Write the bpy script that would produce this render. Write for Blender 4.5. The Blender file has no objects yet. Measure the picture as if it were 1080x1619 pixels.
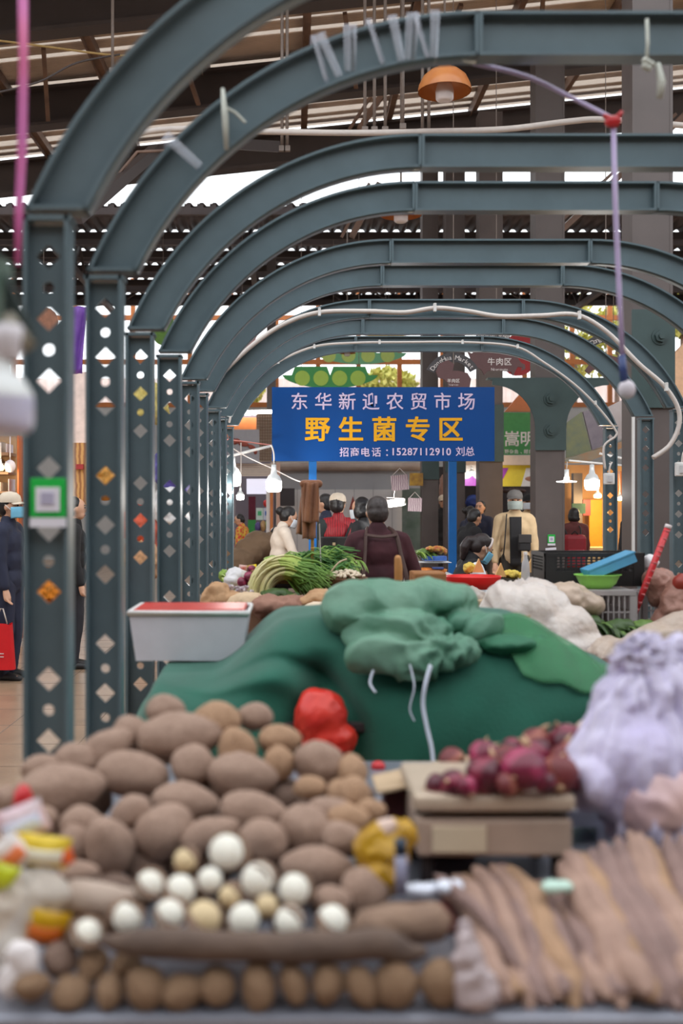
import bpy, bmesh, math, random
from mathutils import Vector, Matrix, Euler, noise
R = math.radians
PI = math.pi
rnd = random.Random(7)
scene = bpy.context.scene
COL = scene.collection

# ------------------------------------------------------------------ camera, sky, exposure
EYE = 1.55           # camera height
FPX = 1700.0         # focal length in pixels of the 1080x1619 frame
cam_data = bpy.data.cameras.new('camera')
cam = bpy.data.objects.new('camera', cam_data)
COL.objects.link(cam)
cam.location = (0, 0, EYE)
cam.rotation_euler = (R(90), 0, 0)
cam_data.sensor_fit = 'AUTO'
cam_data.sensor_width = 36.0
cam_data.lens = FPX / 1619.0 * 36.0
cam_data.shift_x = 76.0 / 1619.0
cam_data.shift_y = -9.5 / 1619.0
cam_data.clip_start = 0.05
cam_data.clip_end = 300
cam_data.dof.use_dof = True
cam_data.dof.focus_distance = 10.3
cam_data.dof.aperture_fstop = 1.8
scene.camera = cam

world = bpy.data.worlds.new('overcast_sky')
scene.world = world
world.use_nodes = True
bg = world.node_tree.nodes['Background']
bg.inputs['Color'].default_value = (0.93, 0.97, 1.0, 1)
bg.inputs['Strength'].default_value = 2.15

def area_light(name, loc, rot, size, size_y, power, col):
    l = bpy.data.lights.new(name, 'AREA')
    l.shape = 'RECTANGLE'; l.size = size; l.size_y = size_y
    l.energy = power; l.color = col
    o = bpy.data.objects.new(name, l)
    COL.objects.link(o)
    o.location = loc; o.rotation_euler = rot
    return o

def point_light(name, loc, power, col, r=0.05):
    l = bpy.data.lights.new(name, 'POINT')
    l.energy = power; l.color = col; l.shadow_soft_size = r
    o = bpy.data.objects.new(name, l)
    COL.objects.link(o)
    o.location = loc
    return o

scene.view_settings.view_transform = 'Standard'
scene.view_settings.look = 'None'
scene.view_settings.exposure = 0.12
scene.view_settings.gamma = 1.0
scene.view_settings.use_curve_mapping = False
scene.cycles.max_bounces = 6
scene.cycles.diffuse_bounces = 3
scene.cycles.glossy_bounces = 3
scene.cycles.transmission_bounces = 4
scene.cycles.transparent_max_bounces = 8
scene.cycles.sample_clamp_indirect = 6.0
scene.cycles.caustics_reflective = False
scene.cycles.caustics_refractive = False

# ------------------------------------------------------------------ helpers
def P(x, y, d):
    """A point of the photograph (pixels of the 1080x1619 frame) at depth d metres."""
    s = FPX / d
    return Vector(((x - 464.0) / s, d, EYE + (800.0 - y) / s))

def lin(c):
    c = c / 255.0
    return c / 12.92 if c <= 0.04045 else ((c + 0.055) / 1.055) ** 2.4

MATS = {}
def mat(name, rgb, rough=0.55, metal=0.0, var=0.12, scale=12.0, bump=0.0, bscale=40.0,
        emit=None, power=0.0, trans=0.0, alpha=1.0, rgb2=None, kind='noise', spec=0.5, sheen=0.0, sss=0.0):
    if name in MATS:
        return MATS[name]
    m = bpy.data.materials.new(name)
    m.use_nodes = True
    nt = m.node_tree
    b = nt.nodes['Principled BSDF']
    c = [lin(v) for v in rgb]
    b.inputs['Roughness'].default_value = rough
    b.inputs['Metallic'].default_value = metal
    b.inputs['Specular IOR Level'].default_value = spec
    b.inputs['Alpha'].default_value = alpha
    b.inputs['Transmission Weight'].default_value = trans
    b.inputs['Sheen Weight'].default_value = sheen
    if sss:
        b.inputs['Subsurface Weight'].default_value = sss
        b.inputs['Subsurface Radius'].default_value = (0.02, 0.015, 0.01)
    tc = nt.nodes.new('ShaderNodeTexCoord')
    if var > 0 or rgb2:
        if kind == 'wave':
            t = nt.nodes.new('ShaderNodeTexWave')
            t.inputs['Scale'].default_value = scale
            t.inputs['Distortion'].default_value = 4.0
            t.inputs['Detail'].default_value = 3.0
            out = t.outputs['Fac']
        elif kind == 'voronoi':
            t = nt.nodes.new('ShaderNodeTexVoronoi')
            t.inputs['Scale'].default_value = scale
            out = t.outputs['Distance']
        else:
            t = nt.nodes.new('ShaderNodeTexNoise')
            t.inputs['Scale'].default_value = scale
            t.inputs['Detail'].default_value = 5.0
            out = t.outputs['Fac']
        nt.links.new(tc.outputs['Object'], t.inputs['Vector'])
        ramp = nt.nodes.new('ShaderNodeValToRGB')
        ramp.color_ramp.elements[0].position = 0.3
        ramp.color_ramp.elements[1].position = 0.7
        if rgb2:
            c2 = [lin(v) for v in rgb2]
            ca, cb = c, c2
        else:
            ca = [v * (1 - var) for v in c]
            cb = [min(1, v * (1 + var)) for v in c]
        ramp.color_ramp.elements[0].color = (*ca, 1)
        ramp.color_ramp.elements[1].color = (*cb, 1)
        nt.links.new(out, ramp.inputs['Fac'])
        nt.links.new(ramp.outputs['Color'], b.inputs['Base Color'])
    else:
        b.inputs['Base Color'].default_value = (*c, 1)
    if bump:
        n2 = nt.nodes.new('ShaderNodeTexNoise')
        n2.inputs['Scale'].default_value = bscale
        n2.inputs['Detail'].default_value = 4.0
        nt.links.new(tc.outputs['Object'], n2.inputs['Vector'])
        bp = nt.nodes.new('ShaderNodeBump')
        bp.inputs['Strength'].default_value = bump
        bp.inputs['Distance'].default_value = 0.02
        nt.links.new(n2.outputs['Fac'], bp.inputs['Height'])
        nt.links.new(bp.outputs['Normal'], b.inputs['Normal'])
    if emit:
        b.inputs['Emission Color'].default_value = (*[lin(v) for v in emit], 1)
        b.inputs['Emission Strength'].default_value = power
    MATS[name] = m
    return m

def frame_from(dirv):
    d = Vector(dirv).normalized()
    u = d.orthogonal().normalized()
    return u, d.cross(u).normalized(), d

class MB:
    """Collects shapes and links them as ONE mesh object."""
    def __init__(self):
        self.bm = bmesh.new()
        self.mi = 0
    def face(self, vs, smooth=False):
        try:
            f = self.bm.faces.new(vs)
            f.smooth = smooth
            f.material_index = self.mi
            return f
        except ValueError:
            return None
    def v(self, p):
        return self.bm.verts.new(p)
    def box(self, c, s, rot=None, bevel=0.0):
        c = Vector(c); hx, hy, hz = s[0] / 2, s[1] / 2, s[2] / 2
        M = rot if rot is not None else Matrix.Identity(3)
        if bevel <= 0:
            vs = [self.v(c + M @ Vector((x * hx, y * hy, z * hz))) for z in (-1, 1) for y in (-1, 1) for x in (-1, 1)]
            for q in ((0, 2, 3, 1), (4, 5, 7, 6), (0, 1, 5, 4), (2, 6, 7, 3), (0, 4, 6, 2), (1, 3, 7, 5)):
                self.face([vs[i] for i in q])
        else:
            t = bmesh.new()
            bmesh.ops.create_cube(t, size=1)
            bmesh.ops.scale(t, vec=s, verts=t.verts)
            bmesh.ops.bevel(t, geom=t.edges[:], offset=bevel, segments=2, affect='EDGES', profile=0.5)
            self.join(t, c, M, smooth=False)
            t.free()
        return self
    def join(self, t, c=(0, 0, 0), M=None, smooth=True):
        c = Vector(c)
        M = M if M is not None else Matrix.Identity(3)
        mp = {v: self.v(c + M @ v.co) for v in t.verts}
        for f in t.faces:
            self.face([mp[v] for v in f.verts], smooth)
        return self
    def box2(self, a, b, bevel=0.0):
        a = Vector(a); b = Vector(b)
        return self.box((a + b) / 2, [abs(b[i] - a[i]) for i in range(3)], None, bevel)
    def tube(self, pts, r, n=8, cap=True, flat=1.0, closed=False, round_ends=False):
        pts = [Vector(p) for p in pts]
        rs = r if isinstance(r, (list, tuple)) else [r] * len(pts)
        rs = list(rs)
        if round_ends and not closed:
            d0 = (pts[0] - pts[1]).normalized(); d1 = (pts[-1] - pts[-2]).normalized()
            pre, post, rp, ro = [], [], [], []
            for k in (0.95, 0.75, 0.4):
                pre.append(pts[0] + d0 * rs[0] * k); rp.append(rs[0] * math.sqrt(1 - k * k))
            for k in (0.4, 0.75, 0.95):
                post.append(pts[-1] + d1 * rs[-1] * k); ro.append(rs[-1] * math.sqrt(1 - k * k))
            pts = pre + pts + post; rs = rp + rs + ro
        N = len(pts)
        rings = []
        u = None
        for i, p in enumerate(pts):
            if closed:
                t = pts[(i + 1) % N] - pts[i - 1]
            else:
                t = pts[min(i + 1, N - 1)] - pts[max(i - 1, 0)]
            if t.length < 1e-9:
                t = Vector((0, 0, 1))
            t.normalize()
            if u is None:
                u = t.orthogonal().normalized()
            else:
                u = (u - t * u.dot(t))
                u = u.normalized() if u.length > 1e-6 else t.orthogonal().normalized()
            w = t.cross(u)
            rings.append([self.v(p + (u * math.cos(2 * PI * k / n) + w * math.sin(2 * PI * k / n) * flat) * rs[i]) for k in range(n)])
        for i in range(N if closed else N - 1):
            a, b = rings[i], rings[(i + 1) % N]
            for k in range(n):
                self.face([a[k], a[(k + 1) % n], b[(k + 1) % n], b[k]], n > 5)
        if cap and not closed:
            self.face(rings[0][::-1]); self.face(rings[-1])
        return self
    def cyl(self, a, b, r, r2=None, n=16, cap=True):
        return self.tube([a, b], [r, r if r2 is None else r2], n, cap)
    def lathe(self, prof, c=(0, 0, 0), n=20, M=None, squash=1.0):
        """prof: list of (radius, z)."""
        c = Vector(c); M = M if M is not None else Matrix.Identity(3)
        rings = []
        for (r, z) in prof:
            if r < 1e-6:
                rings.append([self.v(c + M @ Vector((0, 0, z)))])
            else:
                rings.append([self.v(c + M @ Vector((r * math.cos(2 * PI * k / n), r * squash * math.sin(2 * PI * k / n), z))) for k in range(n)])
        for a, b in zip(rings, rings[1:]):
            for k in range(n):
                q = []
                q += [a[0]] if len(a) == 1 else [a[k], a[(k + 1) % n]]
                q += [b[0]] if len(b) == 1 else [b[(k + 1) % n], b[k]]
                if len(q) > 2:
                    self.face(q, True)
        return self
    def ball(self, c, r, M=None, sub=3, lump=0.0, freq=2.0, seed=0.0):
        t = bmesh.new()
        bmesh.ops.create_icosphere(t, subdivisions=sub, radius=1)
        rr = Vector(r) if not isinstance(r, (int, float)) else Vector((r, r, r))
        for v in t.verts:
            k = 1.0
            if lump:
                k += lump * noise.noise(v.co * freq + Vector((seed, seed * 1.7, -seed)))
            v.co = Vector((v.co.x * rr.x, v.co.y * rr.y, v.co.z * rr.z)) * k
        self.join(t, c, M, True)
        t.free()
        return self
    def prism(self, poly, y0, y1, smooth=False):
        """poly: outline in (x, z); extruded from y0 to y1."""
        a = [self.v((x, y0, z)) for x, z in poly]
        b = [self.v((x, y1, z)) for x, z in poly]
        n = len(poly)
        self.face(a); self.face(b[::-1])
        for k in range(n):
            self.face([a[k], b[k], b[(k + 1) % n], a[(k + 1) % n]], smooth)
        return self
    def band(self, outer, inner, y0, y1, closed=False):
        """strip between two matching outlines in (x, z), extruded from y0 to y1."""
        n = len(outer)
        A = [[self.v((x, y, z)) for x, z in L] for L in (outer, inner) for y in (y0, y1)]
        of, ob, jf, jb = A
        for k in range(n if closed else n - 1):
            l = (k + 1) % n
            self.face([of[k], of[l], jf[l], jf[k]])
            self.face([ob[k], jb[k], jb[l], ob[l]])
            self.face([of[k], ob[k], ob[l], of[l]], True)
            self.face([jf[k], jf[l], jb[l], jb[k]], True)
        if not closed:
            self.face([of[0], jf[0], jb[0], ob[0]]); self.face([of[-1], ob[-1], jb[-1], jf[-1]])
        return self
    def grid(self, fn, nu, nv, thick=0.0, closed_u=False):
        """fn(u, v) -> point, u, v in 0..1."""
        L = [[self.v(fn(i / (nu - 1), j / (nv - 1))) for j in range(nv)] for i in range(nu)]
        fs = []
        for i in range(nu - 1):
            for j in range(nv - 1):
                fs.append(self.face([L[i][j], L[i + 1][j], L[i + 1][j + 1], L[i][j + 1]], True))
        if thick:
            self.bm.normal_update()
            B = [[self.v(L[i][j].co - L[i][j].normal * thick) for j in range(nv)] for i in range(nu)]
            for i in range(nu - 1):
                for j in range(nv - 1):
                    self.face([B[i][j], B[i][j + 1], B[i + 1][j + 1], B[i + 1][j]], True)
            edge = [(i, 0) for i in range(nu)] + [(nu - 1, j) for j in range(1, nv)] + [(i, nv - 1) for i in range(nu - 2, -1, -1)] + [(0, j) for j in range(nv - 2, 0, -1)]
            for k in range(len(edge)):
                (i, j), (p, q) = edge[k], edge[(k + 1) % len(edge)]
                self.face([L[i][j], B[i][j], B[p][q], L[p][q]])
        return self
    def build(self, name, m, parent=None, recalc=True):
        me = bpy.data.meshes.new(name)
        if recalc:
            bmesh.ops.recalc_face_normals(self.bm, faces=self.bm.faces)
        if parent is not None:
            off = root_loc(parent)
            bmesh.ops.translate(self.bm, vec=-off, verts=self.bm.verts)
        self.bm.to_mesh(me)
        self.bm.free()
        for x in (m if isinstance(m, (list, tuple)) else [m]):
            me.materials.append(x)
        o = bpy.data.objects.new(name, me)
        COL.objects.link(o)
        if parent is not None:
            o.parent = parent
        return o

def root_loc(o):
    v = Vector((0, 0, 0))
    while o is not None:
        v = v + Vector(o.location)
        o = o.parent
    return v

def tag(o, label, cat, group=None):
    o['label'] = label
    o['category'] = cat
    if group:
        o['group'] = group
    return o

def thing(name, label, cat, loc=(0, 0, 0), group=None):
    o = bpy.data.objects.new(name, None)
    o.empty_display_size = 0.1
    COL.objects.link(o)
    o.location = loc
    return tag(o, label, cat, group)

def struct(o):
    o['kind'] = 'structure'
    return o

def stuff(o):
    o['kind'] = 'stuff'
    return o

def rezero(o):
    """Put the origin of a one-mesh thing at the middle of its base."""
    me = o.data
    xs = [v.co for v in me.vertices]
    lo = Vector([min(v[i] for v in xs) for i in range(3)]); hi = Vector([max(v[i] for v in xs) for i in range(3)])
    c = Vector(((lo.x + hi.x) / 2, (lo.y + hi.y) / 2, lo.z))
    me.transform(Matrix.Translation(-c))
    o.location = c
    return o

def single(name, mb, m, label, cat, group=None):
    o = mb.build(name, m)
    rezero(o)
    return tag(o, label, cat, group)

def copy_tree(o, parent=None):
    c = o.copy()
    COL.objects.link(c)
    if parent is not None:
        c.parent = parent
    for ch in list(o.children):
        copy_tree(ch, c)
    return c

def remesh(mb, voxel, smooth=4, parent=None, name='body', m=None):
    """All the shapes of mb melted into one continuous surface."""
    o = mb.build('melt', m)
    md = o.modifiers.new('r', 'REMESH'); md.mode = 'VOXEL'; md.voxel_size = voxel; md.use_smooth_shade = True
    if smooth:
        sm = o.modifiers.new('s', 'SMOOTH'); sm.iterations = smooth; sm.factor = 0.5
    dg = bpy.context.evaluated_depsgraph_get()
    me = bpy.data.meshes.new_from_object(o.evaluated_get(dg))
    old = o.data
    bpy.data.objects.remove(o)
    bpy.data.meshes.remove(old)
    me.name = name
    me.materials.clear()
    for x in (m if isinstance(m, (list, tuple)) else [m]):
        me.materials.append(x)
    if parent is not None:
        me.transform(Matrix.Translation(-root_loc(parent)))
    n = bpy.data.objects.new(name, me)
    COL.objects.link(n)
    if parent is not None:
        n.parent = parent
    return n

GLYPHS = {}
def glyph(ch, weight):
    key = (ch, weight)
    if key not in GLYPHS:
        c = bpy.data.curves.new('glyph', 'FONT')
        c.body = ch
        c.offset = weight
        c.resolution_u = 3
        o = bpy.data.objects.new('glyph', c)
        COL.objects.link(o)
        dg = bpy.context.evaluated_depsgraph_get()
        dg.update()
        me = bpy.data.meshes.new_from_object(o.evaluated_get(dg))
        b = bmesh.new(); b.from_mesh(me)
        bpy.data.objects.remove(o); bpy.data.curves.remove(c); bpy.data.meshes.remove(me)
        GLYPHS[key] = b
    return GLYPHS[key]

def write_line(mb, text, centre, pitch, size, weight=0.0, u=(1, 0, 0), w=(0, 0, 1), lift=0.004, wide=None, arc=None):
    """Letters of a line, each centred on its own place; u runs along the line, w is up, letters stand lift in front."""
    u = Vector(u).normalized(); w = Vector(w).normalized()
    out = u.cross(w).normalized()
    n = len(text)
    pos = []
    x = 0
    for ch in text:
        p = pitch if (wide is None or ord(ch) > 0x2000) else wide
        pos.append(x + p / 2); x += p
    for k, ch in enumerate(text):
        if ch == ' ':
            continue
        g = glyph(ch, weight)
        if not g.verts:
            continue
        xs = [v.co.x for v in g.verts]; ys = [v.co.y for v in g.verts]
        cx = (min(xs) + max(xs)) / 2
        cjk = ord(ch) > 0x2000
        cy = 0.36 if cjk else 0.35
        if arc:
            a = (pos[k] - x / 2) / arc
            uu = u * math.cos(a) - w * math.sin(a); ww = w * math.cos(a) + u * math.sin(a)
            c = Vector(centre) + u * math.sin(a) * arc + w * (math.cos(a) * arc - arc)
        else:
            uu, ww = u, w
            c = Vector(centre) + u * (pos[k] - x / 2)
        mp = {}
        for v in g.verts:
            mp[v] = mb.v(c + uu * (v.co.x - cx) * size + ww * (v.co.y - cy) * size + out * lift)
        for f in g.faces:
            mb.face([mp[v] for v in f.verts])
    return mb
# ------------------------------------------------------------------ the setting: floor, roof, columns, far walls
M_floor = mat('floor_tile', (146, 120, 98), 0.3, var=0.18, scale=3.0, bump=0.1)
M_beam = mat('roof_steel', (74, 66, 66), 0.6, var=0.12, scale=2.0)
M_col = mat('column_paint', (92, 82, 80), 0.5, var=0.1, scale=3.0)
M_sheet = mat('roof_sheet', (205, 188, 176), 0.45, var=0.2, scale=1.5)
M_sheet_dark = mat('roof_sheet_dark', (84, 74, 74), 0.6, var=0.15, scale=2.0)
M_rust = mat('rusty_angle', (130, 106, 94), 0.6, var=0.25, scale=4.0)
M_plate = mat('green_plate', (58, 76, 76), 0.45, var=0.1, scale=4.0)
M_orange = mat('orange_wood', (196, 116, 60), 0.5, var=0.15, scale=4.0)
M_greywall = mat('grey_wall', (148, 148, 150), 0.7, var=0.08, scale=2.0)
M_white = mat('white_paint', (226, 224, 222), 0.5, var=0.04)
M_whitewall = mat('white_wall', (198, 196, 194), 0.6, var=0.06, scale=1.5)

f = MB(); f.box2((-14, -5, -0.1), (16, 42, 0)); struct(f.build('floor', M_floor))
t = MB()
for k in range(60):
    x = -14 + k * 0.6
    if x < 14: t.box((x, 20.5, 0.0005), (0.008, 43, 0.001))
for k in range(70):
    t.box((0, -0.8 + k * 0.6, 0.0005), (28, 0.008, 0.001))
struct(t.build('trim_1', mat('grout', (120, 104, 92), 0.8)))

# near roof: rises slowly towards +x, ribs of the sheet run along x
SL = 0.105
def roofz(x): return 8.02 + SL * x
def rafter(d, h=0.62, z=0.0):
    m = MB()
    x0, x1 = -12.0, 14.0
    for (a, b, w) in ((0, 0.05, 0.3), (0.05, h - 0.05, 0.03), (h - 0.05, h, 0.3)):
        vs = []
        for x in (x0, x1):
            for dz in (a, b):
                for y in (-w / 2, w / 2):
                    vs.append(m.v((x, d + y, roofz(x) + z + dz)))
        for q in ((0, 1, 3, 2), (4, 6, 7, 5), (0, 4, 5, 1), (2, 3, 7, 6), (0, 2, 6, 4), (1, 5, 7, 3)):
            m.face([vs[i] for i in q])
    return struct(m.build('roof_beam', M_beam))
for d in (10.7, 14.0, 17.2, 20.4):
    rafter(d)
m = MB()
def sheet(u, v):
    x = -12 + 26 * u
    k = int(round(v * 672))
    y = 10.0 + 10.6 * v
    return Vector((x, y, roofz(x) + 0.80 + 0.028 * (1, 1, -1, -1)[k % 4]))
m.grid(sheet, 2, 673, 0.0)
m.bm.faces.ensure_lookup_table()
# metal sheets alternate with milky daylight panels
M_milky = bpy.data.materials.new('daylight_panel'); M_milky.use_nodes = True
nt = M_milky.node_tree; nt.nodes.clear()
tr = nt.nodes.new('ShaderNodeBsdfTranslucent'); tr.inputs['Color'].default_value = (0.62, 0.52, 0.44, 1)
mo = nt.nodes.new('ShaderNodeOutputMaterial'); nt.links.new(tr.outputs[0], mo.inputs['Surface'])
for fc in m.bm.faces:
    y = fc.calc_center_median().y
    k = int((y - 10.0) / 10.6 * 168)
    q = noise.noise(Vector((k * 0.37, 3.3, 0))) + 0.6 * noise.noise(Vector((k * 1.9, 8.1, 0)))
    thr = 0.05 if y < 17.3 else -0.25
    fc.material_index = 1 if q > thr else 0
struct(m.build('roof_sheet', [M_sheet, M_milky]))
# purlins along the depth, hung under the sheet
for x in (-6.2, -4.6, -3.0, -1.4, 0.2, 1.8, 3.4, 5.0, 6.6):
    m = MB()
    z = roofz(x) + 0.62
    m.box((x, 15.6, z + 0.075), (0.12, 10.0, 0.15))
    m.box((x - 0.05, 15.6, z), (0.02, 10.0, 0.12))
    struct(m.build('roof_purlin_beam', M_rust))
# knee braces from beam to sheet
for (x, d, k) in ((-4.3, 14.0, 1), (-3.9, 17.2, 1), (-1.5, 17.2, -1), (1.0, 17.2, -1), (2.2, 17.2, 1), (3.9, 17.2, -1), (0.3, 14.0, 1)):
    m = MB()
    m.tube([(x, d - 0.1, roofz(x) + 0.05), (x + 0.25 * k, d - 1.5, roofz(x) + 0.62)], 0.045, 4)
    struct(m.build('roof_brace_beam', M_rust))
# long diagonal hip member and small angle frame under the near roof
m = MB()
m.tube([P(120, 345, 12.5), P(245, 238, 14.5), P(330, 225, 14.5), P(440, 232, 14.8)], 0.10, 4)
struct(m.build('roof_hip_beam', M_beam))
m = MB(); m.tube([P(185, 278, 13.6), P(217, 240, 13.6), P(260, 238, 13.6)], 0.02, 4); struct(m.build('roof_angle_beam', M_rust))
for (a, b) in (((1085, 180), (865, 385)), ((640, 95), (568, 205)), ((600, 290), (556, 375))):
    m = MB()
    m.tube([P(*a, 19.0), P(*b, 19.0)], 0.07, 4)
    m.tube([P(a[0] - 16, a[1], 19.0), P(b[0] - 16, b[1], 19.0)], 0.035, 4)
    struct(m.build('roof_strut_beam', M_rust))

# far roof: lower, stepping down away from us in strips with open slits of daylight between them
ZB = 7.68
strips = [(21.9, 24.0, 0.0, 0.14), (24.1, 25.4, -0.08, 0.10), (25.45, 26.6, -0.15, 0.10), (26.7, 27.8, -0.25, 0.2), (27.9, 29.1, -0.38, 0.2)]
for i, (a, b, dz, gap) in enumerate(strips):
    m = MB()
    n = 401
    L = [(-11 + 26 * k / (n - 1), ZB + dz + (0.05 if k % 4 in (0, 1) else -0.02)) for k in range(n)]
    m.band(L, [(x, z - 0.012) for x, z in L], a, b)
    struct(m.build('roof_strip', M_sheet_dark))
    m = MB()
    m.box((2, a + 0.06, ZB + dz - 0.12), (26, 0.12, 0.14))
    for k in range(100):
        m.box((-11 + 0.26 * k, a + 0.04, ZB + dz - 0.02), (0.13 if i < 3 else 0.05, 0.06, 0.10))
    struct(m.build('roof_purlin_beam', M_sheet_dark))
    m = MB()
    m.box((2, b - 0.1, ZB + dz - 0.13), (26, 0.1, 0.16))
    struct(m.build('roof_purlin_beam', M_beam))
# trusses of the far roof
for x in (-9.0, -4.8, -0.9, 3.3, 7.4):
    m = MB()
    m.box((x, 25.5, ZB - 0.95), (0.12, 7.6, 0.12))
    for k in range(5):
        y = 21.9 + k * 1.5
        m.tube([(x, y, ZB - 0.95), (x, y + 0.75, ZB - 0.30)], 0.04, 4)
        m.tube([(x, y + 0.75, ZB - 0.30), (x, y + 1.5, ZB - 0.95)], 0.04, 4)
    struct(m.build('roof_truss_beam', M_beam))
for d, z in ((28.6, 6.95), (29.3, 7.2)):
    m = MB()
    m.box((2, d, z), (26, 0.15, 0.13))
    for k in range(22):
        x = -10.6 + k * 1.2
        m.tube([(x, d, z), (x + 0.6, d, z + 0.4)], 0.035, 4); m.tube([(x + 0.6, d, z + 0.4), (x + 1.2, d, z)], 0.035, 4)
    struct(m.build('roof_truss_beam', M_beam))

# far facade with tall windows
DF = 31.0
sF = FPX / DF
def zF(y): return EYE + (800 - y) / sF
def xF(x): return (x - 464) / sF
m = MB()
m.box2((-12, DF, 0), (16, DF + 0.2, zF(640)))
struct(m.build('wall_back', M_whitewall))
m = MB()
for y in (474, 502, 572, 640):
    m.box((2, DF + 0.05, zF(y)), (28, 0.12, 0.14 if y > 480 else 0.2))
for px in (20, 118, 210, 300, 365, 437, 503, 567, 632, 700, 760, 830, 905, 965, 1040, 1110):
    m.box((xF(px), DF + 0.05, (zF(440) + zF(640)) / 2), (0.13, 0.1, zF(440) - zF(640)))
struct(m.build('window_1', M_orange))
m = MB()
m.box((xF(437), 24, 3.6), (0.2, 0.2, 7.2)); struct(m.build('column', M_col))

# outside: a corrugated fence and trees, their colours lightened in place of sunlight
M_fence = mat('fence_sheet', (240, 214, 206), 0.6, rgb2=(250, 240, 236), scale=1.2)
m = MB()
n = 260
L = [(-18 + 40 * k / (n - 1), 42.5 + (0.06 if k % 2 else -0.06)) for k in range(n)]
for k in range(n - 1):
    (x, y), (x2, y2) = L[k], L[k + 1]
    m.face([m.v((x, y, 0)), m.v((x2, y2, 0)), m.v((x2, y2, 6.6)), m.v((x, y, 6.6))])
struct(m.build('outside_wall', M_fence))

# unseen side and back walls, added to block low daylight; stalls left unroofed
M_hall = mat('unseen_hall_wall', (110, 102, 98), 0.7, var=0.1, scale=1.0)
for (n_, a_, b_) in (('unseen_wall_left', (-14.2, -5, 0), (-14, 42, 6.0)), ('unseen_wall_right', (16, -5, 0), (16.2, 42, 6.5)), ('unseen_wall_front', (-14, -5.2, 0), (16, -5, 7.4))):
    m = MB(); m.box2(a_, b_); struct(m.build(n_, M_hall))
# ------------------------------------------------------------------ brown steel columns with bolted green plates
def hexbolt(c, r):
    m = MB()
    c = Vector(c)
    m.tube([c, c + Vector((0, -0.012, 0))], r * 1.35, 20)
    m.tube([c + Vector((0, -0.012, 0)), c + Vector((0, -0.05, 0))], r, 6)
    m.tube([c + Vector((0, -0.05, 0)), c + Vector((0, -0.075, 0))], r * 0.5, 12)
    return m
COLX = [(1032, 10.75, .405), (870, 15.0, .405), (776.5, 18.6, .405), (720, 19.2, .345), (680.5, 19.7, .29)]
for i, (px, d, w) in enumerate(COLX):
    s = FPX / d
    x = (px - 464) / s
    m = MB()
    m.box2((x - w / 2, d, 0), (x - w / 2 + 0.03, d + 0.35, roofz(x)))
    m.box2((x + w / 2 - 0.03, d, 0), (x + w / 2, d + 0.35, roofz(x)))
    m.box2((x - w / 2 + 0.03, d + 0.004, 0), (x + w / 2 - 0.03, d + 0.03, roofz(x)))
    m.box2((x - w / 2 + 0.03, d + 0.32, 0), (x + w / 2 - 0.03, d + 0.35, roofz(x)))
    c = struct(m.build('column', M_col))
    if i == 0:
        lo, hi = 645, 490
    elif i == 1:
        lo, hi = 712, 600
    elif i == 4:
        lo, hi = 758, 690
    else:
        lo, hi = (730, 640) if i == 2 else (747, 680)
    z0, z1 = EYE + (800 - lo) / s, EYE + (800 - hi) / s
    m = MB(); m.box2((x - w / 2 - 0.012, d - 0.03, z0), (x + w / 2 + 0.012, d, z1))
    if i == 1:      # gusset wings that carry a tie beam
        for sg in (-1, 1):
            e = x + sg * (w / 2 + 0.012)
            a, b = [], []
            for k in range(11):
                t = k / 10 * PI / 2
                a.append((e + sg * 0.60 * (1 - math.cos(t)), z0 + (z1 - z0) * (0.30 + 0.62 * math.sin(t))))
                b.append((e + sg * 0.60 * (1 - math.cos(t)), z1))
            m.band(a, b, d - 0.03, d - 0.01)
        m.box((x, d + 0.05, z1 + 0.01), (w + 1.35, 0.16, 0.025))
    pl = m.build('plate', M_plate, c)
    if i < 2:
        for (bx, by) in (((1042 - 1032), 533), (10, 607)) if i == 0 else ((0, 631), (0, 681)):
            p = Vector((x + bx / s, d - 0.03, EYE + (800 - by) / s))
            hexbolt(p, 0.062 if i == 0 else 0.075).build('bolt', M_plate, pl)

# ------------------------------------------------------------------ the row of steel arches
M_arch = mat('arch_paint', (92, 109, 116), 0.36, metal=0.12, var=0.10, scale=6.0)
XL, XC, PZ, TZ, RW = -0.705, 1.22, 2.32, 3.20, 0.148
PW, FW, FT = 0.120, 0.082, 0.011
JX = 0.605
def plate_web(m, x0, x1, z0, z1, y0, y1, holes):
    cx = (x0 + x1) / 2; a = (x1 - x0) / 2
    z = z0
    cells = []
    for (zh, kind) in sorted(holes):
        c = 0.041 if kind == 'd' else 0.030
        cells.append((zh - c, zh + c, zh, kind, c))
    def quad(za, zb):
        if zb - za < 1e-5: return
        for y in (y0, y1):
            m.face([m.v((x0, y, za)), m.v((x1, y, za)), m.v((x1, y, zb)), m.v((x0, y, zb))])
    for (za, zb, zh, kind, c) in cells:
        quad(z, za)
        r = 0.033 if kind == 'd' else 0.0155
        base = [k * PI / 8 for k in range(16)]
        ca = math.atan2(c, a)
        angs = sorted(base + [ca, PI - ca, PI + ca, 2 * PI - ca])
        ring = []
        for t in angs:
            co, si = math.cos(t), math.sin(t)
            k = min(a / abs(co) if abs(co) > 1e-6 else 1e9, c / abs(si) if abs(si) > 1e-6 else 1e9)
            h = r / (abs(co) + abs(si)) if kind == 'd' else r
            ring.append(((cx + k * co, zh + k * si), (cx + h * co, zh + h * si)))
        V = [[(m.v((o[0], y, o[1])), m.v((i[0], y, i[1]))) for (o, i) in ring] for y in (y0, y1)]
        n = len(ring)
        for k in range(n):
            l = (k + 1) % n
            for s in V:
                m.face([s[k][0], s[l][0], s[l][1], s[k][1]])
            m.face([V[0][k][1], V[0][l][1], V[1][l][1], V[1][k][1]])
        z = zb
    quad(z, z1)
HOLES = []
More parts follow.
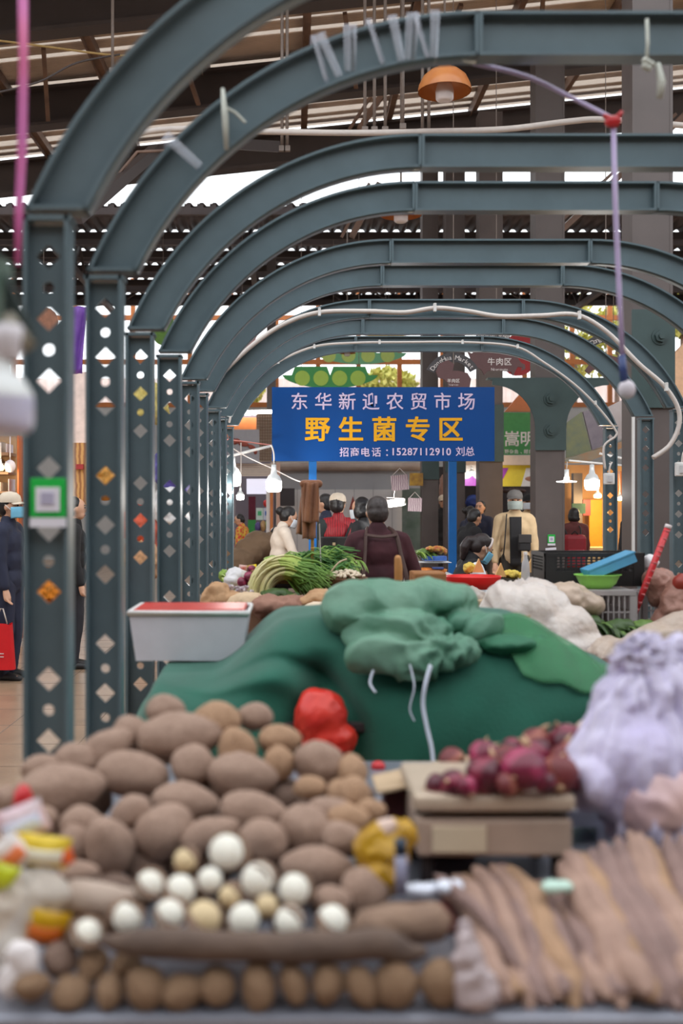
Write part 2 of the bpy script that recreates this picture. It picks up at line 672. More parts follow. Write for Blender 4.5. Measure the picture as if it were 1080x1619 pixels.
for g in range(4):
    for k in range(5):
        z = EYE + 0.667 - 0.565 * g - 0.083 * k
        if z > 0.1:
            HOLES.append((z, 'd' if k % 2 == 0 else 'c'))
def post_mb(side):
    m = MB()
    def X(u): return XL + u if side < 0 else 2 * XC - XL - u
    for (a, b) in ((0, FT), (PW - FT, PW)):
        m.box2((min(X(a), X(b)), -FW / 2, 0), (max(X(a), X(b)), FW / 2, PZ))
    xs = sorted((X(FT), X(PW - FT)))
    plate_web(m, xs[0], xs[1], 0.02, PZ - 0.02, -0.005, 0.005, HOLES)
    c = (X(0) + X(PW)) / 2
    m.box((c, 0, PZ - 0.007), (PW + 0.012, FW, 0.014))
    m.box((c, 0, 0.008), (PW + 0.10, FW + 0.09, 0.016))
    return m
dxo, dzo = JX - XL, TZ - PZ
RO = (dxo ** 2 + dzo ** 2) / (2 * dzo)
def arcpts(inset, side, n=24):
    ro = RO - inset
    a1 = math.acos((PZ + 0.014 - TZ + RO) / ro)      # every arc ends on the post's level cap
    out = []
    for k in range(n + 1):
        t = a1 * (1 - k / n)
        x = JX - ro * math.sin(t); z = TZ - RO + ro * math.cos(t)
        out.append((x, z))
    if side > 0:
        out = [(2 * XC - x, z) for x, z in out]
    return out
def bend_mb(side):
    m = MB()
    m.band(arcpts(0, side), arcpts(FT, side), -FW / 2, FW / 2)
    m.band(arcpts(RW - FT, side), arcpts(RW, side), -FW / 2, FW / 2)
    m.band(arcpts(FT, side), arcpts(RW - FT, side), -0.005, 0.005)
    A, B = arcpts(0, side)[0][0], arcpts(RW, side)[0][0]
    m.box2((min(A, B), -FW / 2, PZ + 0.014), (max(A, B), FW / 2, PZ + 0.026))
    jx = JX if side < 0 else 2 * XC - JX
    e = 0.012 * side
    m.box2((min(jx, jx + e), -FW / 2, TZ - RW), (max(jx, jx + e), FW / 2, TZ))
    return m
def top_mb():
    m = MB()
    x0, x1 = JX + 0.002, 2 * XC - JX - 0.002
    m.box2((x0, -FW / 2, TZ - FT), (x1, FW / 2, TZ))
    m.box2((x0, -FW / 2, TZ - RW), (x1, FW / 2, TZ - RW + FT))
    m.box2((x0, -0.005, TZ - RW + FT), (x1, 0.005, TZ - FT))
    m.box2((x0, -FW / 2, TZ - RW + FT), (x0 + 0.012, FW / 2, TZ - FT))
    m.box2((x1 - 0.012, -FW / 2, TZ - RW + FT), (x1, FW / 2, TZ - FT))
    return m
ARCH_D = [2.88, 3.62, 4.80, 5.50, 6.68, 7.36, 8.61, 9.42, 10.47]
ARCH_L = ['blue-green steel arch whose post carries the blurred green framed notice',
          'steel arch wound with clear tape, standing just behind the notice post',
          'third steel arch counted from the one with the green notice',
          'fourth steel arch counted from the one with the green notice',
          'fifth steel arch counted from the one with the green notice',
          'sixth steel arch counted from the one with the green notice',
          'steel arch with the thick pale conduit that dangles loose at its end',
          'bare steel arch between the two arches that carry pale conduits',
          'farthest green steel arch, thin conduit clipped along it, before the blue sign']
proto = thing('steel_arch', ARCH_L[0], 'arch', (0, 0, 0), 'row of steel arches over the stalls')
post_mb(-1).build('post', M_arch, proto); post_mb(1).build('post', M_arch, proto)
bend_mb(-1).build('bend', M_arch, proto); bend_mb(1).build('bend', M_arch, proto)
top_mb().build('top_beam', M_arch, proto)
for i, d in enumerate(ARCH_D):
    a = proto if i == 0 else copy_tree(proto)
    a.location = ((-0.010, 0.012, -0.038, 0.012, 0, 0, 0, 0, 0)[i], d, 0)
    a['label'] = ARCH_L[i]

# pale conduits along the seventh and the ninth arch
M_conduit = mat('conduit', (206, 196, 190), 0.5, var=0.05)
def smooth_path(pts, n=6):
    pts = [Vector(p) for p in pts]
    out = []
    for i in range(len(pts) - 1):
        p0, p1, p2, p3 = pts[max(i - 1, 0)], pts[i], pts[i + 1], pts[min(i + 2, len(pts) - 1)]
        for k in range(n):
            t = k / n
            out.append(0.5 * ((2 * p1) + (p2 - p0) * t + (2 * p0 - 5 * p1 + 4 * p2 - p3) * t * t + (3 * p1 - p0 - 3 * p2 + p3) * t ** 3))
    out.append(pts[-1])
    return out
def cable(name, pix, r, m, label, cat, clips=(), cm=None, n=6):
    pts = smooth_path([P(*q) for q in pix], n)
    mb = MB(); mb.tube(pts, r, 8)
    base = pts[0]
    t = thing(name, label, cat, base)
    mb.build('tube' if clips else 'cable', m, t)
    for q in clips:
        c = P(*q)
        k = MB()
        k.box(c + Vector((0, -r, 0)), (0.022, r * 2, r * 3.4)); k.cyl(c + Vector((0, -r * 2, r * 1.5)), c + Vector((0, -r * 2 - .006, r * 1.5)), .006, n=8)
        k.build('clip', M_white, t)
    return t
D7, D9 = 8.54, 10.40
cable('conduit', [(330, 618, D7), (352, 590, D7), (400, 545, D7), (450, 512, D7), (505, 494, D7), (581, 492, D7), (640, 494, D7), (690, 487, D7), (740, 492, D7), (790, 500, D7), (855, 499, D7), (912, 498, D7), (960, 525, D7), (1010, 575, D7), (1050, 610, D7), (1072, 645, D7), (1073, 675, D7), (1058, 705, D7), (1032, 724, D7)],
      0.019, M_conduit, 'thick pale conduit along an arch, its loose end hanging before the column', 'conduit', [(352, 590, D7), (505, 494, D7), (687, 487, D7), (915, 499, D7), (1052, 612, D7)])
cable('conduit', [(362, 668, D9), (372, 640, D9), (400, 604, D9), (440, 572, D9), (497, 548, D9), (560, 542, D9), (640, 541, D9), (735, 541, D9), (815, 548, D9), (860, 573, D9), (905, 605, D9), (942, 640, D9), (972, 678, D9), (973, 690, D9), (955, 706, D9), (957, 742, D9)],
      0.011, M_conduit, 'thin pale conduit clipped along the farthest arch', 'conduit', [(440, 572, D9), (497, 548, D9), (600, 541, D9), (731, 541, D9), (818, 548, D9), (941, 637, D9)])
for q, l in (((963, 757, 10.35), 'small white switch box on the farthest arch post'), ((1078, 742, 8.5), 'white junction box on the post at the picture edge, under a pale conduit')):
    b = thing('switch_box', l, 'switch box', P(*q))
    m = MB(); m.box(P(*q), (0.10, 0.05, 0.11), bevel=0.008); m.build('box', M_white, b)
    c = P(*q)
    m = MB(); m.tube(smooth_path([c + Vector((0.0, 0, 0.05)), c + Vector((0.01, 0, 0.12)), c + Vector((0.035, 0.02, 0.16))]), 0.008, 6); m.build('cord', M_conduit, b)
    m = MB(); m.box(c + Vector((0, -0.028, 0)), (0.05, 0.012, 0.06)); m.build('switch', mat('pale_grey', (200, 198, 200), .4), b)

# clear tape and ties on the second arch
M_tape = mat('clear_tape', (222, 224, 236), 0.12, var=0.05, alpha=0.30)
D2 = 3.62
def wrap(px, py, ang, wid, label):
    c = P(px, py, D2)
    t = MB()
    u = Vector((math.cos(ang), 0, math.sin(ang))); w = Vector((-math.sin(ang), 0, math.cos(ang)))
    h = RW / 2 + 0.004; y = FW / 2 + 0.004
    n = 7
    for side in (-1, 1):
        a = [t.v(c + u * (wid * (k / n - .5) + 0.004 * math.sin(k * 2.1)) + w * h + Vector((0, side * y, 0))) for k in range(n + 1)]
        b = [t.v(c + u * (wid * (k / n - .5) + 0.004 * math.sin(k * 3.1 + 1)) - w * h + Vector((0, side * (y + 0.003 * math.sin(k)), 0))) for k in range(n + 1)]
        for k in range(n):
            t.face([a[k], a[k + 1], b[k + 1], b[k]], True)
        if side < 0: fa, fb = a, b
        else:
            for k in range(n):
                t.face([fa[k], a[k], a[k + 1], fa[k + 1]]); t.face([fb[k], fb[k + 1], b[k + 1], b[k]])
    return single('tape_wrap', t, M_tape, label, 'tape', 'clear tape on the steel arch')
tapes = [(505, 100), (520, 95), (552, 84), (592, 74), (625, 69), (648, 66), (663, 64), (684, 62)]
for i, (x, y) in enumerate(tapes):
    a = math.atan2(-(62 - 100) * 1.0, 180) * (1.4 - i * 0.16)
    wrap(x, y, a + 0.22 * math.sin(i * 2.3), 0.016 + 0.013 * (i % 3), 'band of clear tape wound round the curved steel arch near its top')
wrap(290, 245, R(48), 0.035, 'lone strip of clear tape low on the curve of the arch')
M_tie = mat('old_tie', (186, 188, 178), 0.6)
m = MB(); m.tube([P(352, 140, 3.55), P(356, 185, 3.55), P(358, 236, 3.55)], [0.006, 0.012, 0.008], 6); m.tube([P(352, 168, 3.55), P(372, 178, 3.55), P(388, 194, 3.55)], 0.005, 5)
single('cloth_tie', m, M_tie, 'knotted pale tie hanging from the curve of the tape-wound arch', 'tie')
m = MB(); m.tube([P(1023, 30, 3.54), P(1024, 70, 3.54), P(1022, 100, 3.54)], 0.006, 6)
for k in range(5): m.ball(P(1020 + 5 * (k % 3), 96 + 3 * k, 3.53), 0.012, sub=2)
m.tube([P(1040, 100, 3.54), P(1046, 130, 3.54), P(1043, 155, 3.54)], [0.008, 0.014, 0.010], 6)
single('cloth_tie', m, M_tie, 'pale tie knotted round the straight top of the tape-wound arch', 'tie')

# ribbons and strings
M_lilac = mat('lilac_plastic', (190, 172, 212), 0.4, var=0.08)
M_pink = mat('pink_ribbon', (205, 88, 128), 0.5, rgb2=(186, 110, 190), scale=3)
M_red = mat('red_plastic', (196, 38, 44), 0.35, var=0.1)
M_blue = mat('blue_plastic', (56, 74, 128), 0.4, var=0.08)
t = thing('ribbon', 'pink plastic ribbon hanging down before the roof in the corner', 'ribbon', P(38, 420, 2.4))
m = MB(); m.tube([P(36, -40, 2.4), P(37, 100, 2.4), P(35, 240, 2.4), P(30, 330, 2.4), P(28, 420, 2.4)], [0.013, 0.012, 0.012, 0.011, 0.008], 8, flat=0.25); m.build('strip', M_pink, t)
t = thing('plastic_streamer', 'lilac plastic cord with a red knot and white ball end, hung from the arches', 'cord', P(985, 640, 3.7))
m = MB(); m.tube(smooth_path([P(700, 90, 3.7), P(740, 98, 3.7), P(830, 120, 3.7), (P(895, 150, 3.7)), P(970, 188, 3.7)]), 0.013, 8, flat=0.5); m.build('upper_strip', M_lilac, t)
m = MB(); m.tube([P(970, 196, 3.7), P(973, 320, 3.7), P(979, 460, 3.7), P(984, 562, 3.7)], 0.0125, 8, flat=0.6); m.build('lower_strip', M_lilac, t)
m = MB(); m.ball(P(970, 192, 3.69), (0.03, 0.02, 0.022), lump=0.3, sub=2); m.tube([P(972, 190, 3.69), P(984, 176, 3.69)], [0.014, 0.007], 6); m.tube([P(968, 190, 3.69), P(954, 182, 3.69)], [0.014, 0.007], 6); m.build('knot', M_red, t)
m = MB(); m.tube([P(983, 562, 3.7), P(987, 604, 3.7)], [0.013, 0.014], 8); m.build('sleeve', M_blue, t)
m = MB(); m.ball(P(991, 616, 3.7), (0.030, 0.026, 0.034)); m.build('ball_end', mat('dull_white', (214, 206, 214), .5), t)

# sagging pale cable and hanging rods in front of the roof
cable('overhead_cable', [(205, 215, 12), (270, 204, 12), (420, 208, 12), (560, 210, 12), (680, 208, 12), (800, 204, 12), (900, 192, 12), (960, 189, 12), (1100, 200, 12)], 0.035, M_conduit, 'thick pale cable sagging across below the roof beams', 'cable')
cable('overhead_cable', [(-20, 62, 12.5), (60, 72, 12.5), (190, 88, 12.5), (260, 82, 12.5)], 0.013, mat('yellow_cable', (180, 150, 96), .6), 'thin yellowish cable strung across the roof corner', 'cable')
cable('overhead_cable', [(-20, 150, 12.3), (60, 130, 12.3), (120, 100, 12.3), (190, 86, 12.3)], 0.012, M_beam, 'thin dark wire strung slantwise below the roof sheets', 'cable')
M_rod = mat('rod_steel', (126, 112, 104), .5)
for (px, y0, y1) in ((178, -30, 112), (446, -30, 235), (454, -30, 235), (577, -20, 205), (592, -20, 205), (609, -20, 205), (637, -20, 200), (668, -20, 208), (678, -20, 208)):
    m = MB(); a = P(px, y0, 12.2); b = P(px, y1, 12.2)
    m.cyl(a, b, 0.019, n=6); m.box(b, (0.07, 0.05, 0.06))
    single('hanging_rod', m, M_rod, 'thin steel rod hanging from the roof with a clamp at its foot', 'rod', 'hanging rods under the roof')
# ------------------------------------------------------------------ stalls and the produce in front
TZ0 = 0.745
M_steel = mat('table_steel', (150, 152, 164), 0.35, metal=0.6, var=0.08, scale=8)
M_dark = mat('dark_board', (50, 40, 40), 0.7, var=0.15)
M_leg = mat('leg_steel', (84, 88, 92), 0.5, metal=0.4)
def table(x0, x1, d0, d1, z, label, m_top, name='market_table'):
    t = thing(name, label, 'table', ((x0 + x1) / 2, (d0 + d1) / 2, 0))
    m = MB(); m.box2((x0, d0, z - 0.035), (x1, d1, z), bevel=0.006); m.build('tabletop', m_top, t)
    m = MB(); m.box2((x0 + .02, d0 + .03, z - 0.11), (x1 - .02, d0 + .05, z - 0.037)); m.box2((x0 + .02, d1 - .05, z - 0.11), (x1 - .02, d1 - .03, z - 0.037)); m.build('apron', M_leg, t)
    for x in (x0 + 0.06, x1 - 0.06):
        for y in (d0 + 0.08, d1 - 0.08):
            m = MB(); m.box2((x - .02, y - .02, 0), (x + .02, y + .02, z - 0.112)); m.build('leg', M_leg, t)
    return t
table(-0.55, 2.4, 1.69, 3.40, TZ0, 'steel topped stall table heaped with taro and long yams', M_steel)
table(-0.53, 1.25, 3.72, 4.72, 0.80, 'stall table hidden under the dark green cloth', M_dark)
table(-0.53, 2.6, 5.02, 7.28, 0.74, 'stall table holding crates, plastic sheets and kraft paper bags', M_dark)
table(-0.53, 2.6, 8.30, 8.95, 0.80, 'counter with the red tray before the seated girl', M_dark)

def blob(name, balls, m, parent=None, voxel=0.012, amp=0.01, freq=9.0, seed=0.0, ridged=True, smooth=2, squash=None, gather=None, fine=0.22):
    """Soft crumpled mass: the balls melted together, then creased along ridges of noise."""
    mb = MB()
    for c, r in balls:
        mb.ball(c, r, sub=3)
    o = remesh(mb, voxel, smooth, parent, name, m)
    me = o.data
    bm = bmesh.new(); bm.from_mesh(me); bm.normal_update()
    sv = Vector((seed, seed * 2.3, -seed))
    off = root_loc(parent) if parent is not None else Vector((0, 0, 0))
    for v in bm.verts:
        q = v.co * freq + sv
        if gather is not None:      # folds run together towards the gathered neck
            r = v.co + off - gather
            L = r.length + 1e-4
            q = (r / L) * freq * 0.5 + Vector((0, 0, L * freq * 0.3)) + sv
        n1 = noise.noise(q); n2 = noise.noise(q * 2.1 + Vector((5, 1, 3))); n3 = noise.noise(v.co * freq * 3.7 + sv)
        k = (0.6 - 2 * abs(n1)) + (0.55 if fine > 0.1 else 0.22) * (0.5 - 2 * abs(n2)) + fine * (0.5 - 2 * abs(n3)) if ridged else n1 + 0.4 * n2
        v.co += v.normal * amp * k
    bm.to_mesh(me); bm.free()
    for p in me.polygons: p.use_smooth = True
    return o
def blob_thing(name, balls, m, label, cat, group=None, **k):
    o = blob(name, balls, m, **k)
    rezero(o)
    return tag(o, label, cat, group)

# taro: five lumpy shapes, then a copy for every tuber in view
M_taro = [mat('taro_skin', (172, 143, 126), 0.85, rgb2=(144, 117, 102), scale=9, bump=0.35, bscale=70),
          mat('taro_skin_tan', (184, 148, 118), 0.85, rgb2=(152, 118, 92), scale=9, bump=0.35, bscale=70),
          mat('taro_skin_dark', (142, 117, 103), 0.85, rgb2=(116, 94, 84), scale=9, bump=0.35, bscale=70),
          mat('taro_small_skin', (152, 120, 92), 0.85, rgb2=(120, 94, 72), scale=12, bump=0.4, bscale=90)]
TARO = {}
def taro_mesh(k, mi):
    if (k, mi) not in TARO:
        m = MB()
        t = bmesh.new(); bmesh.ops.create_icosphere(t, subdivisions=4, radius=1)
        for v in t.verts:
            c = v.co
            taper = 1 - 0.16 * c.x * (1 if k % 2 else 0.5)
            q = 1 + 0.10 * noise.noise(c * 1.3 + Vector((k * 7.1, 0, k))) + 0.025 * noise.noise(c * 4 + Vector((k, 2, 0)))
            ring = 1 + 0.008 * math.sin(c.x * 34 + 2 * noise.noise(c * 2))
            v.co = Vector((c.x * q, c.y * q * taper * ring, c.z * q * taper * ring))
        m.join(t); t.free()
        o = m.build('taro', M_taro[mi])
        me = o.data; bpy.data.objects.remove(o)
        TARO[(k, mi)] = me
    return TARO[(k, mi)]
def taro(px, py, w, h, ang, d, label, group, mi=0, yaw=0.0, third=None, name='taro'):
    o = bpy.data.objects.new(name, taro_mesh(rnd.randrange(5), mi))
    COL.objects.link(o)
    s = FPX / d
    a, b = w / 2 / s, h / 2 / s
    o.location = P(px, py, d)
    o.rotation_euler = (rnd.uniform(-0.5, 0.5), R(-ang), yaw)
    o.scale = (a * 1.02, (third or min(a, b) * 1.0), b * 1.02)
    return tag(o, label, 'taro', group)
def pile_d(py): return 1.83 + (1480 - py) / 370.0 * 0.78
L_pile = 'brown taro in the big heap before the green cloth'
G_pile = 'taro heaped on the stall table'
big = [(262, 1124, 58, 52, 0, 'topmost round taro, on the peak of the big brown heap'), (340, 1143, 80, 64, 20), (404, 1133, 54, 42, 5, 'small round taro sticking up against the green cloth beside the red bag'),
       (283, 1166, 132, 74, 5, 'long taro lying just under the topmost one of the heap'), (207, 1158, 50, 54, 30), (171, 1184, 86, 60, 30), (120, 1204, 66, 56, 0),
       (96, 1250, 134, 80, 8, 'longest taro lying at the outer edge of the heap by the notice post'), (208, 1224, 112, 70, -8, 'large oval taro between the longest one and the round one'), (306, 1211, 68, 64, 0),
       (384, 1227, 106, 70, -6), (443, 1170, 64, 48, 0), (506, 1206, 80, 64, -10, 'taro nearest below the red bag, at the shoulder of the heap'), (443, 1208, 48, 54, 0), (490, 1245, 50, 36, 0), (537, 1255, 44, 44, 0),
       (293, 1270, 100, 64, -5), (402, 1284, 102, 60, -8), (258, 1315, 96, 78, 32), (207, 1284, 64, 48, 35), (174, 1340, 72, 108, 6, 'upright oval taro standing near the shiny snack packets'),
       (130, 1305, 66, 60, 0), (118, 1336, 50, 60, 0), (332, 1320, 96, 50, 18), (417, 1330, 76, 66, 0), (483, 1310, 80, 70, 0), (502, 1374, 112, 64, -3, 'long taro lying on its side behind the cut yam ends'),
       (520, 1288, 80, 52, 0), (550, 1292, 44, 44, 0), (540, 1325, 62, 52, 0), (376, 1188, 58, 78, 0), (124, 1380, 64, 38, 0), (557, 1222, 48, 56, 0), (560, 1255, 52, 52, 0),
       (588, 1282, 46, 36, 0), (552, 1297, 66, 46, 0), (578, 1412, 74, 78, 0, 'round taro at the end of the heap beside the yellow bag'), (524, 1426, 60, 50, 0), (70, 1216, 70, 44, 5), (60, 1295, 60, 44, 0),
       (234, 1192, 60, 44, 10), (346, 1262, 54, 40, 20), (450, 1262, 60, 44, 0), (350, 1300, 60, 50, 0), (230, 1370, 66, 54, 0), (300, 1350, 70, 50, 0), (180, 1400, 60, 40, 0), (450, 1350, 60, 50, 0), (12, 1262, 36, 40, 0)]
for i, b in enumerate(big):
    px, py, w, h, ang = b[:5]
    back = i >= 40 and i != 48
    d = pile_d(py) + (0.11 if back else 0) + rnd.uniform(-0.02, 0.02)
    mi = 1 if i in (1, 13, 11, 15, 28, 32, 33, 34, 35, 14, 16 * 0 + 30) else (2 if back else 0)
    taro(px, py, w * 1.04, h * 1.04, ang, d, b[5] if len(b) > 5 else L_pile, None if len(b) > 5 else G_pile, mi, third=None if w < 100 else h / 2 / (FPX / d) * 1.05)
# filler tubers under the surface of the heap
for i in range(34):
    px = rnd.uniform(60, 580); py = rnd.uniform(1210, 1440)
    if py < 1230 + abs(px - 300) * 0.15: py += 40
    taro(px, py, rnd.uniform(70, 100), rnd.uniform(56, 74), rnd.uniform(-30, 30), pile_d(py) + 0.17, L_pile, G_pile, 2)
# small taros lined up along the table edge
L_small, G_small = 'small brown taro in the row along the front table edge', 'small taros at the table edge'
small = [(96, 1515, 56, 54, 0), (148, 1523, 48, 46, 0), (200, 1526, 48, 42, 0), (52, 1558, 58, 46, 0), (112, 1570, 62, 50, 0), (174, 1567, 44, 48, 0), (231, 1562, 64, 72, 35), (290, 1568, 74, 58, 15), (345, 1558, 58, 52, 0),
         (410, 1559, 56, 78, 0), (466, 1556, 44, 66, 20), (518, 1555, 50, 66, 0), (532, 1560, 34, 60, -5), (574, 1560, 50, 74, 25), (628, 1558, 72, 74, 0), (700, 1555, 74, 74, 10)]
for i, (px, py, w, h, ang) in enumerate(small):
    l = {0: 'dark small taro on top of the others beside the yellow packet', 15: 'last small taro of the front row, touching the long yams'}.get(i)
    d = 1.735 if py > 1540 else 1.78
    if i == 12: d = 1.80
    taro(px, py, w, h, ang, d, l or L_small, None if l else G_small, 2 if i == 0 else 3, third=0.034, name='small_taro')

# long yams cut through, white ends towards us
M_yam = mat('yam_skin', (150, 122, 102), 0.85, rgb2=(118, 94, 80), scale=14, bump=0.4, bscale=60)
M_cutw = mat('yam_flesh', (238, 234, 222), 0.6, var=0.03, scale=20, sss=0.1)
M_cutc = mat('yam_flesh_cream', (222, 200, 160), 0.65, rgb2=(204, 178, 136), scale=14)
ends = [(293, 1360, 39, 39, 1), (358, 1347, 55, 62, 0), (236, 1399, 44, 49, 0), (285, 1407, 50, 50, 0), (332, 1391, 40, 42, 0), (407, 1391, 55, 55, 0), (363, 1417, 36, 36, 1), (465, 1406, 52, 52, 0),
        (267, 1446, 50, 50, 0), (322, 1452, 55, 60, 1), (386, 1453, 52, 52, 0), (422, 1432, 32, 42, 1), (457, 1457, 50, 46, 0), (202, 1450, 58, 46, 0), (137, 1477, 56, 42, 0), (525, 1456, 52, 52, 0)]
for i, (px, py, w, h, cream) in enumerate(ends):
    d = 1.76 + (1480 - py) / 150 * 0.10
    s = FPX / d
    r = (w + h) / 4 / s
    t = thing('cut_yam', {1: 'cut yam with the biggest white end, topmost of the cluster', 13: 'cut yam whose oval white end leans out beside the round ones', 14: 'cut yam end lying lowest, apart from the others by the packets',
                          15: 'cut yam end at the far side of the cluster before the round taro', 9: 'cut yam with the largest tan-coloured end in the bottom row', 0: 'cut yam with a cream end touching the biggest white one',
                          6: 'smallest tan-ended cut yam in the middle of the cluster', 11: 'narrow cream-ended cut yam wedged between two white ones'}.get(i, 'round cut yam with a clean white end in the cluster'), 'yam', P(px, py, d),
              None if i in (0, 1, 6, 9, 11, 13, 14, 15) else 'white cut yam ends')
    c = P(px, py, d)
    tilt = 0.5 if i in (13, 14) else 0.06 * (1 if i % 2 else -1)
    dv = Vector((-tilt if i in (13, 14) else tilt, 1, -0.42 + 0.03 * (i % 3))).normalized()
    L = 0.15
    pts = [c + dv * L * k / 8 + Vector((0.004 * math.sin(k + i), 0, 0.004 * math.sin(k * 1.3 + i))) for k in range(9)]
    m = MB(); m.tube(pts, [r * (1.0 + 0.05 * math.sin(k * 2 + i)) * (1 - 0.25 * (k / 8) ** 3) for k in range(9)], 18); m.build('root', M_yam, t)
    m = MB()
    u, w2, _ = frame_from(dv)
    ring = [m.v(c - dv * 0.003 + (u * math.cos(2 * PI * k / 24) + w2 * math.sin(2 * PI * k / 24)) * r * (0.93 + 0.03 * noise.noise(Vector((k * .7, i, 0))))) for k in range(24)]
    ring2 = [m.v(v.co + dv * 0.004) for v in ring]
    cc = m.v(c - dv * 0.006)
    for k in range(24):
        m.face([cc, ring[k], ring[(k + 1) % 24]], True); m.face([ring[k], ring2[k], ring2[(k + 1) % 24], ring[(k + 1) % 24]], True)
    m.build('cut_face', M_cutc if cream else M_cutw, t)
def yam(pix, rpx, m, label, group=None, name='long_yam', seed=0):
    pts = smooth_path([P(*q) for q in pix], 5)
    n = len(pts)
    d = pix[len(pix) // 2][2]
    r = rpx / (FPX / d)
    rs = []
    for k in range(n):
        t = k / (n - 1)
        e = min(1, 0.35 + 5 * t) * min(1, 0.45 + 4 * (1 - t))
        rs.append(r * e * (1 + 0.10 * noise.noise(Vector((k * 0.5, seed * 3.1, 0)))))
    pts = [p + Vector((noise.noise(Vector((k * .35, seed, 2))), 0, noise.noise(Vector((k * .35, seed, 7))))) * r * 0.35 for k, p in enumerate(pts)]
    mb = MB(); mb.tube(pts, rs, 12, round_ends=True)
    return single(name, mb, m, label, 'yam', group)
yam([(165, 1487, 1.74), (300, 1494, 1.735), (450, 1497, 1.735), (580, 1495, 1.74), (665, 1505, 1.75)], 24, mat('yam_dark_skin', (104, 84, 72), .85, rgb2=(84, 68, 60), scale=14, bump=.3), 'long dark yam lying crosswise under the cut white ends', seed=3)
yam([(95, 1412, 1.85), (160, 1424, 1.84), (230, 1432, 1.86)], 28, mat('yam_pale', (176, 156, 142), .8, var=.1, bump=.2), 'short pale yam lying between the packets and the cut ends', seed=5)
yam([(560, 1470, 1.84), (640, 1462, 1.86), (700, 1455, 1.9)], 32, M_yam, 'thick yam lying crosswise behind the row of small taros', seed=6)
yam([(545, 1445, 1.98), (620, 1440, 2.0), (690, 1436, 2.02)], 14, mat('stick_brown', (108, 76, 58), .8), 'thin brown yam lying straight behind the thick crosswise one', seed=8)
# bundle of long thin yams running away from us
M_thin = [mat('thin_yam_skin', (170, 138, 122), 0.85, rgb2=(138, 110, 98), scale=10, bump=0.35, bscale=50),
          mat('thin_yam_skin_grey', (148, 120, 112), 0.85, rgb2=(116, 93, 88), scale=10, bump=0.35, bscale=50),
          mat('thin_yam_skin_gold', (172, 136, 106), 0.85, rgb2=(140, 110, 86), scale=10, bump=0.35, bscale=50)]
LA, GA = 'long thin yam in the bundle fanned below the weighing scale', 'thin yams below the scale'
LB, GB = 'long thin yam in the bundle running up to the white plastic bag', 'thin yams by the white bag'
k = 0
for layer in range(2):
    for i in range(12):
        t = i / 11
        j = [rnd.uniform(-9, 9) for _ in range(5)]
        x0 = 700 + 150 * t + layer * 8 + j[0]; x1 = 760 + 200 * t + j[1]
        xm = x0 * .45 + x1 * .55 + 24 + j[2] * 1.6
        y0 = 1398 - 26 * math.sin(t * PI) + layer * 24 + j[3]
        zoff = layer * 0.02
        yam([(x0, y0, 2.22 + zoff), (x0 + (xm - x0) * .6, 1432 + layer * 16 + j[4], 2.04 + zoff), (xm, 1498 + layer * 12 + j[0], 1.87 + zoff), (x1 - 8, 1548 + j[4], 1.79 + zoff), (x1 + 10 + j[3], 1590 - 8 * ((i * 5) % 4), 1.73 + zoff)],
            17 + 3 * ((i * 7) % 3), M_thin[2 if (i + layer) % 5 == 3 else (i * 3 + layer) % 2], LA, GA, seed=k)
        k += 1
for layer in range(2):
    for i in range(11):
        t = i / 10
        j = [rnd.uniform(-8, 8) for _ in range(5)]
        x0 = 885 + 185 * t + j[0]; x1 = 985 + 200 * t + j[1]
        y0 = 1366 - 40 * min(1, t * 2.2) + layer * 24 + j[2]
        zoff = layer * 0.025
        yam([(x0, y0, 2.12 + zoff), (x0 + 26 + j[3], 1410 + layer * 16, 2.0 + zoff), (x0 + 66 + j[4], 1480 + layer * 10, 1.86 + zoff), (x1 - 12, 1542 + j[2], 1.78 + zoff), (x1 + 6 + j[1], 1590 - 8 * ((i * 3) % 4), 1.72 + zoff)],
            20 + 3 * ((i * 5) % 3), M_thin[2 if (i + layer) % 6 == 2 else (i * 2 + layer + i // 3) % 2], LB, GB, seed=40 + k)
        k += 1
yam([(690, 1385, 2.02), (770, 1455, 1.88), (820, 1530, 1.78)], 11, M_thin[1], 'thin crooked yam lying loose across the fanned bundle', seed=91)
blob_thing('plastic_scrap', [(P(742, 1520, 1.725), (0.026, 0.02, 0.044)), (P(752, 1565, 1.712), (0.034, 0.018, 0.036)), (P(735, 1480, 1.75), (0.016, 0.012, 0.03))], mat('pale_lilac_plastic', (178, 162, 164), 0.35, var=0.06), 'crumpled pale plastic scrap between the small taros and the thin yams', 'plastic', voxel=0.005, amp=0.009, freq=22)

# weighing scale with its platform
M_scale = mat('scale_body', (176, 152, 136), 0.5, var=0.10, scale=10)
M_plat = mat('scale_platform', (196, 176, 156), 0.35, metal=0.2, var=0.10, scale=8)
sd = 2.22; s = FPX / sd
t = thing('weighing_scale', 'flat metal weighing scale with a tan platform under the red onions', 'scale', (P(785, 1360, sd).x, sd + 0.15, TZ0))
a = P(655, 1285, sd); b = P(912, 1258, sd)
m = MB(); m.box2((a.x, sd, a.z), (b.x, sd + 0.30, b.z), bevel=0.01); m.build('platform', M_plat, t)
a = P(660, 1358, sd); b = P(908, 1298, sd)
bodyz = a.z
m = MB(); m.box2((a.x, sd + 0.01, a.z), (b.x, sd + 0.29, b.z), bevel=0.008); bo = m.build('body', M_scale, t)
m = MB(); m.box2((P(684, 0, sd).x, sd + 0.004, P(0, 1350, sd).z), (P(770, 0, sd).x, sd + 0.012, P(0, 1308, sd).z), bevel=0.002); m.build('display_panel', mat('scale_panel', (208, 190, 164), .4, var=.06), bo)
for x in (675, 895):
    m = MB(); m.cyl(P(x, 1300, sd) + Vector((0, 0.06, -0.003)), P(x, 1284, sd) + Vector((0, 0.06, 0.004)), 0.018, n=12); m.build('support', M_leg, t)
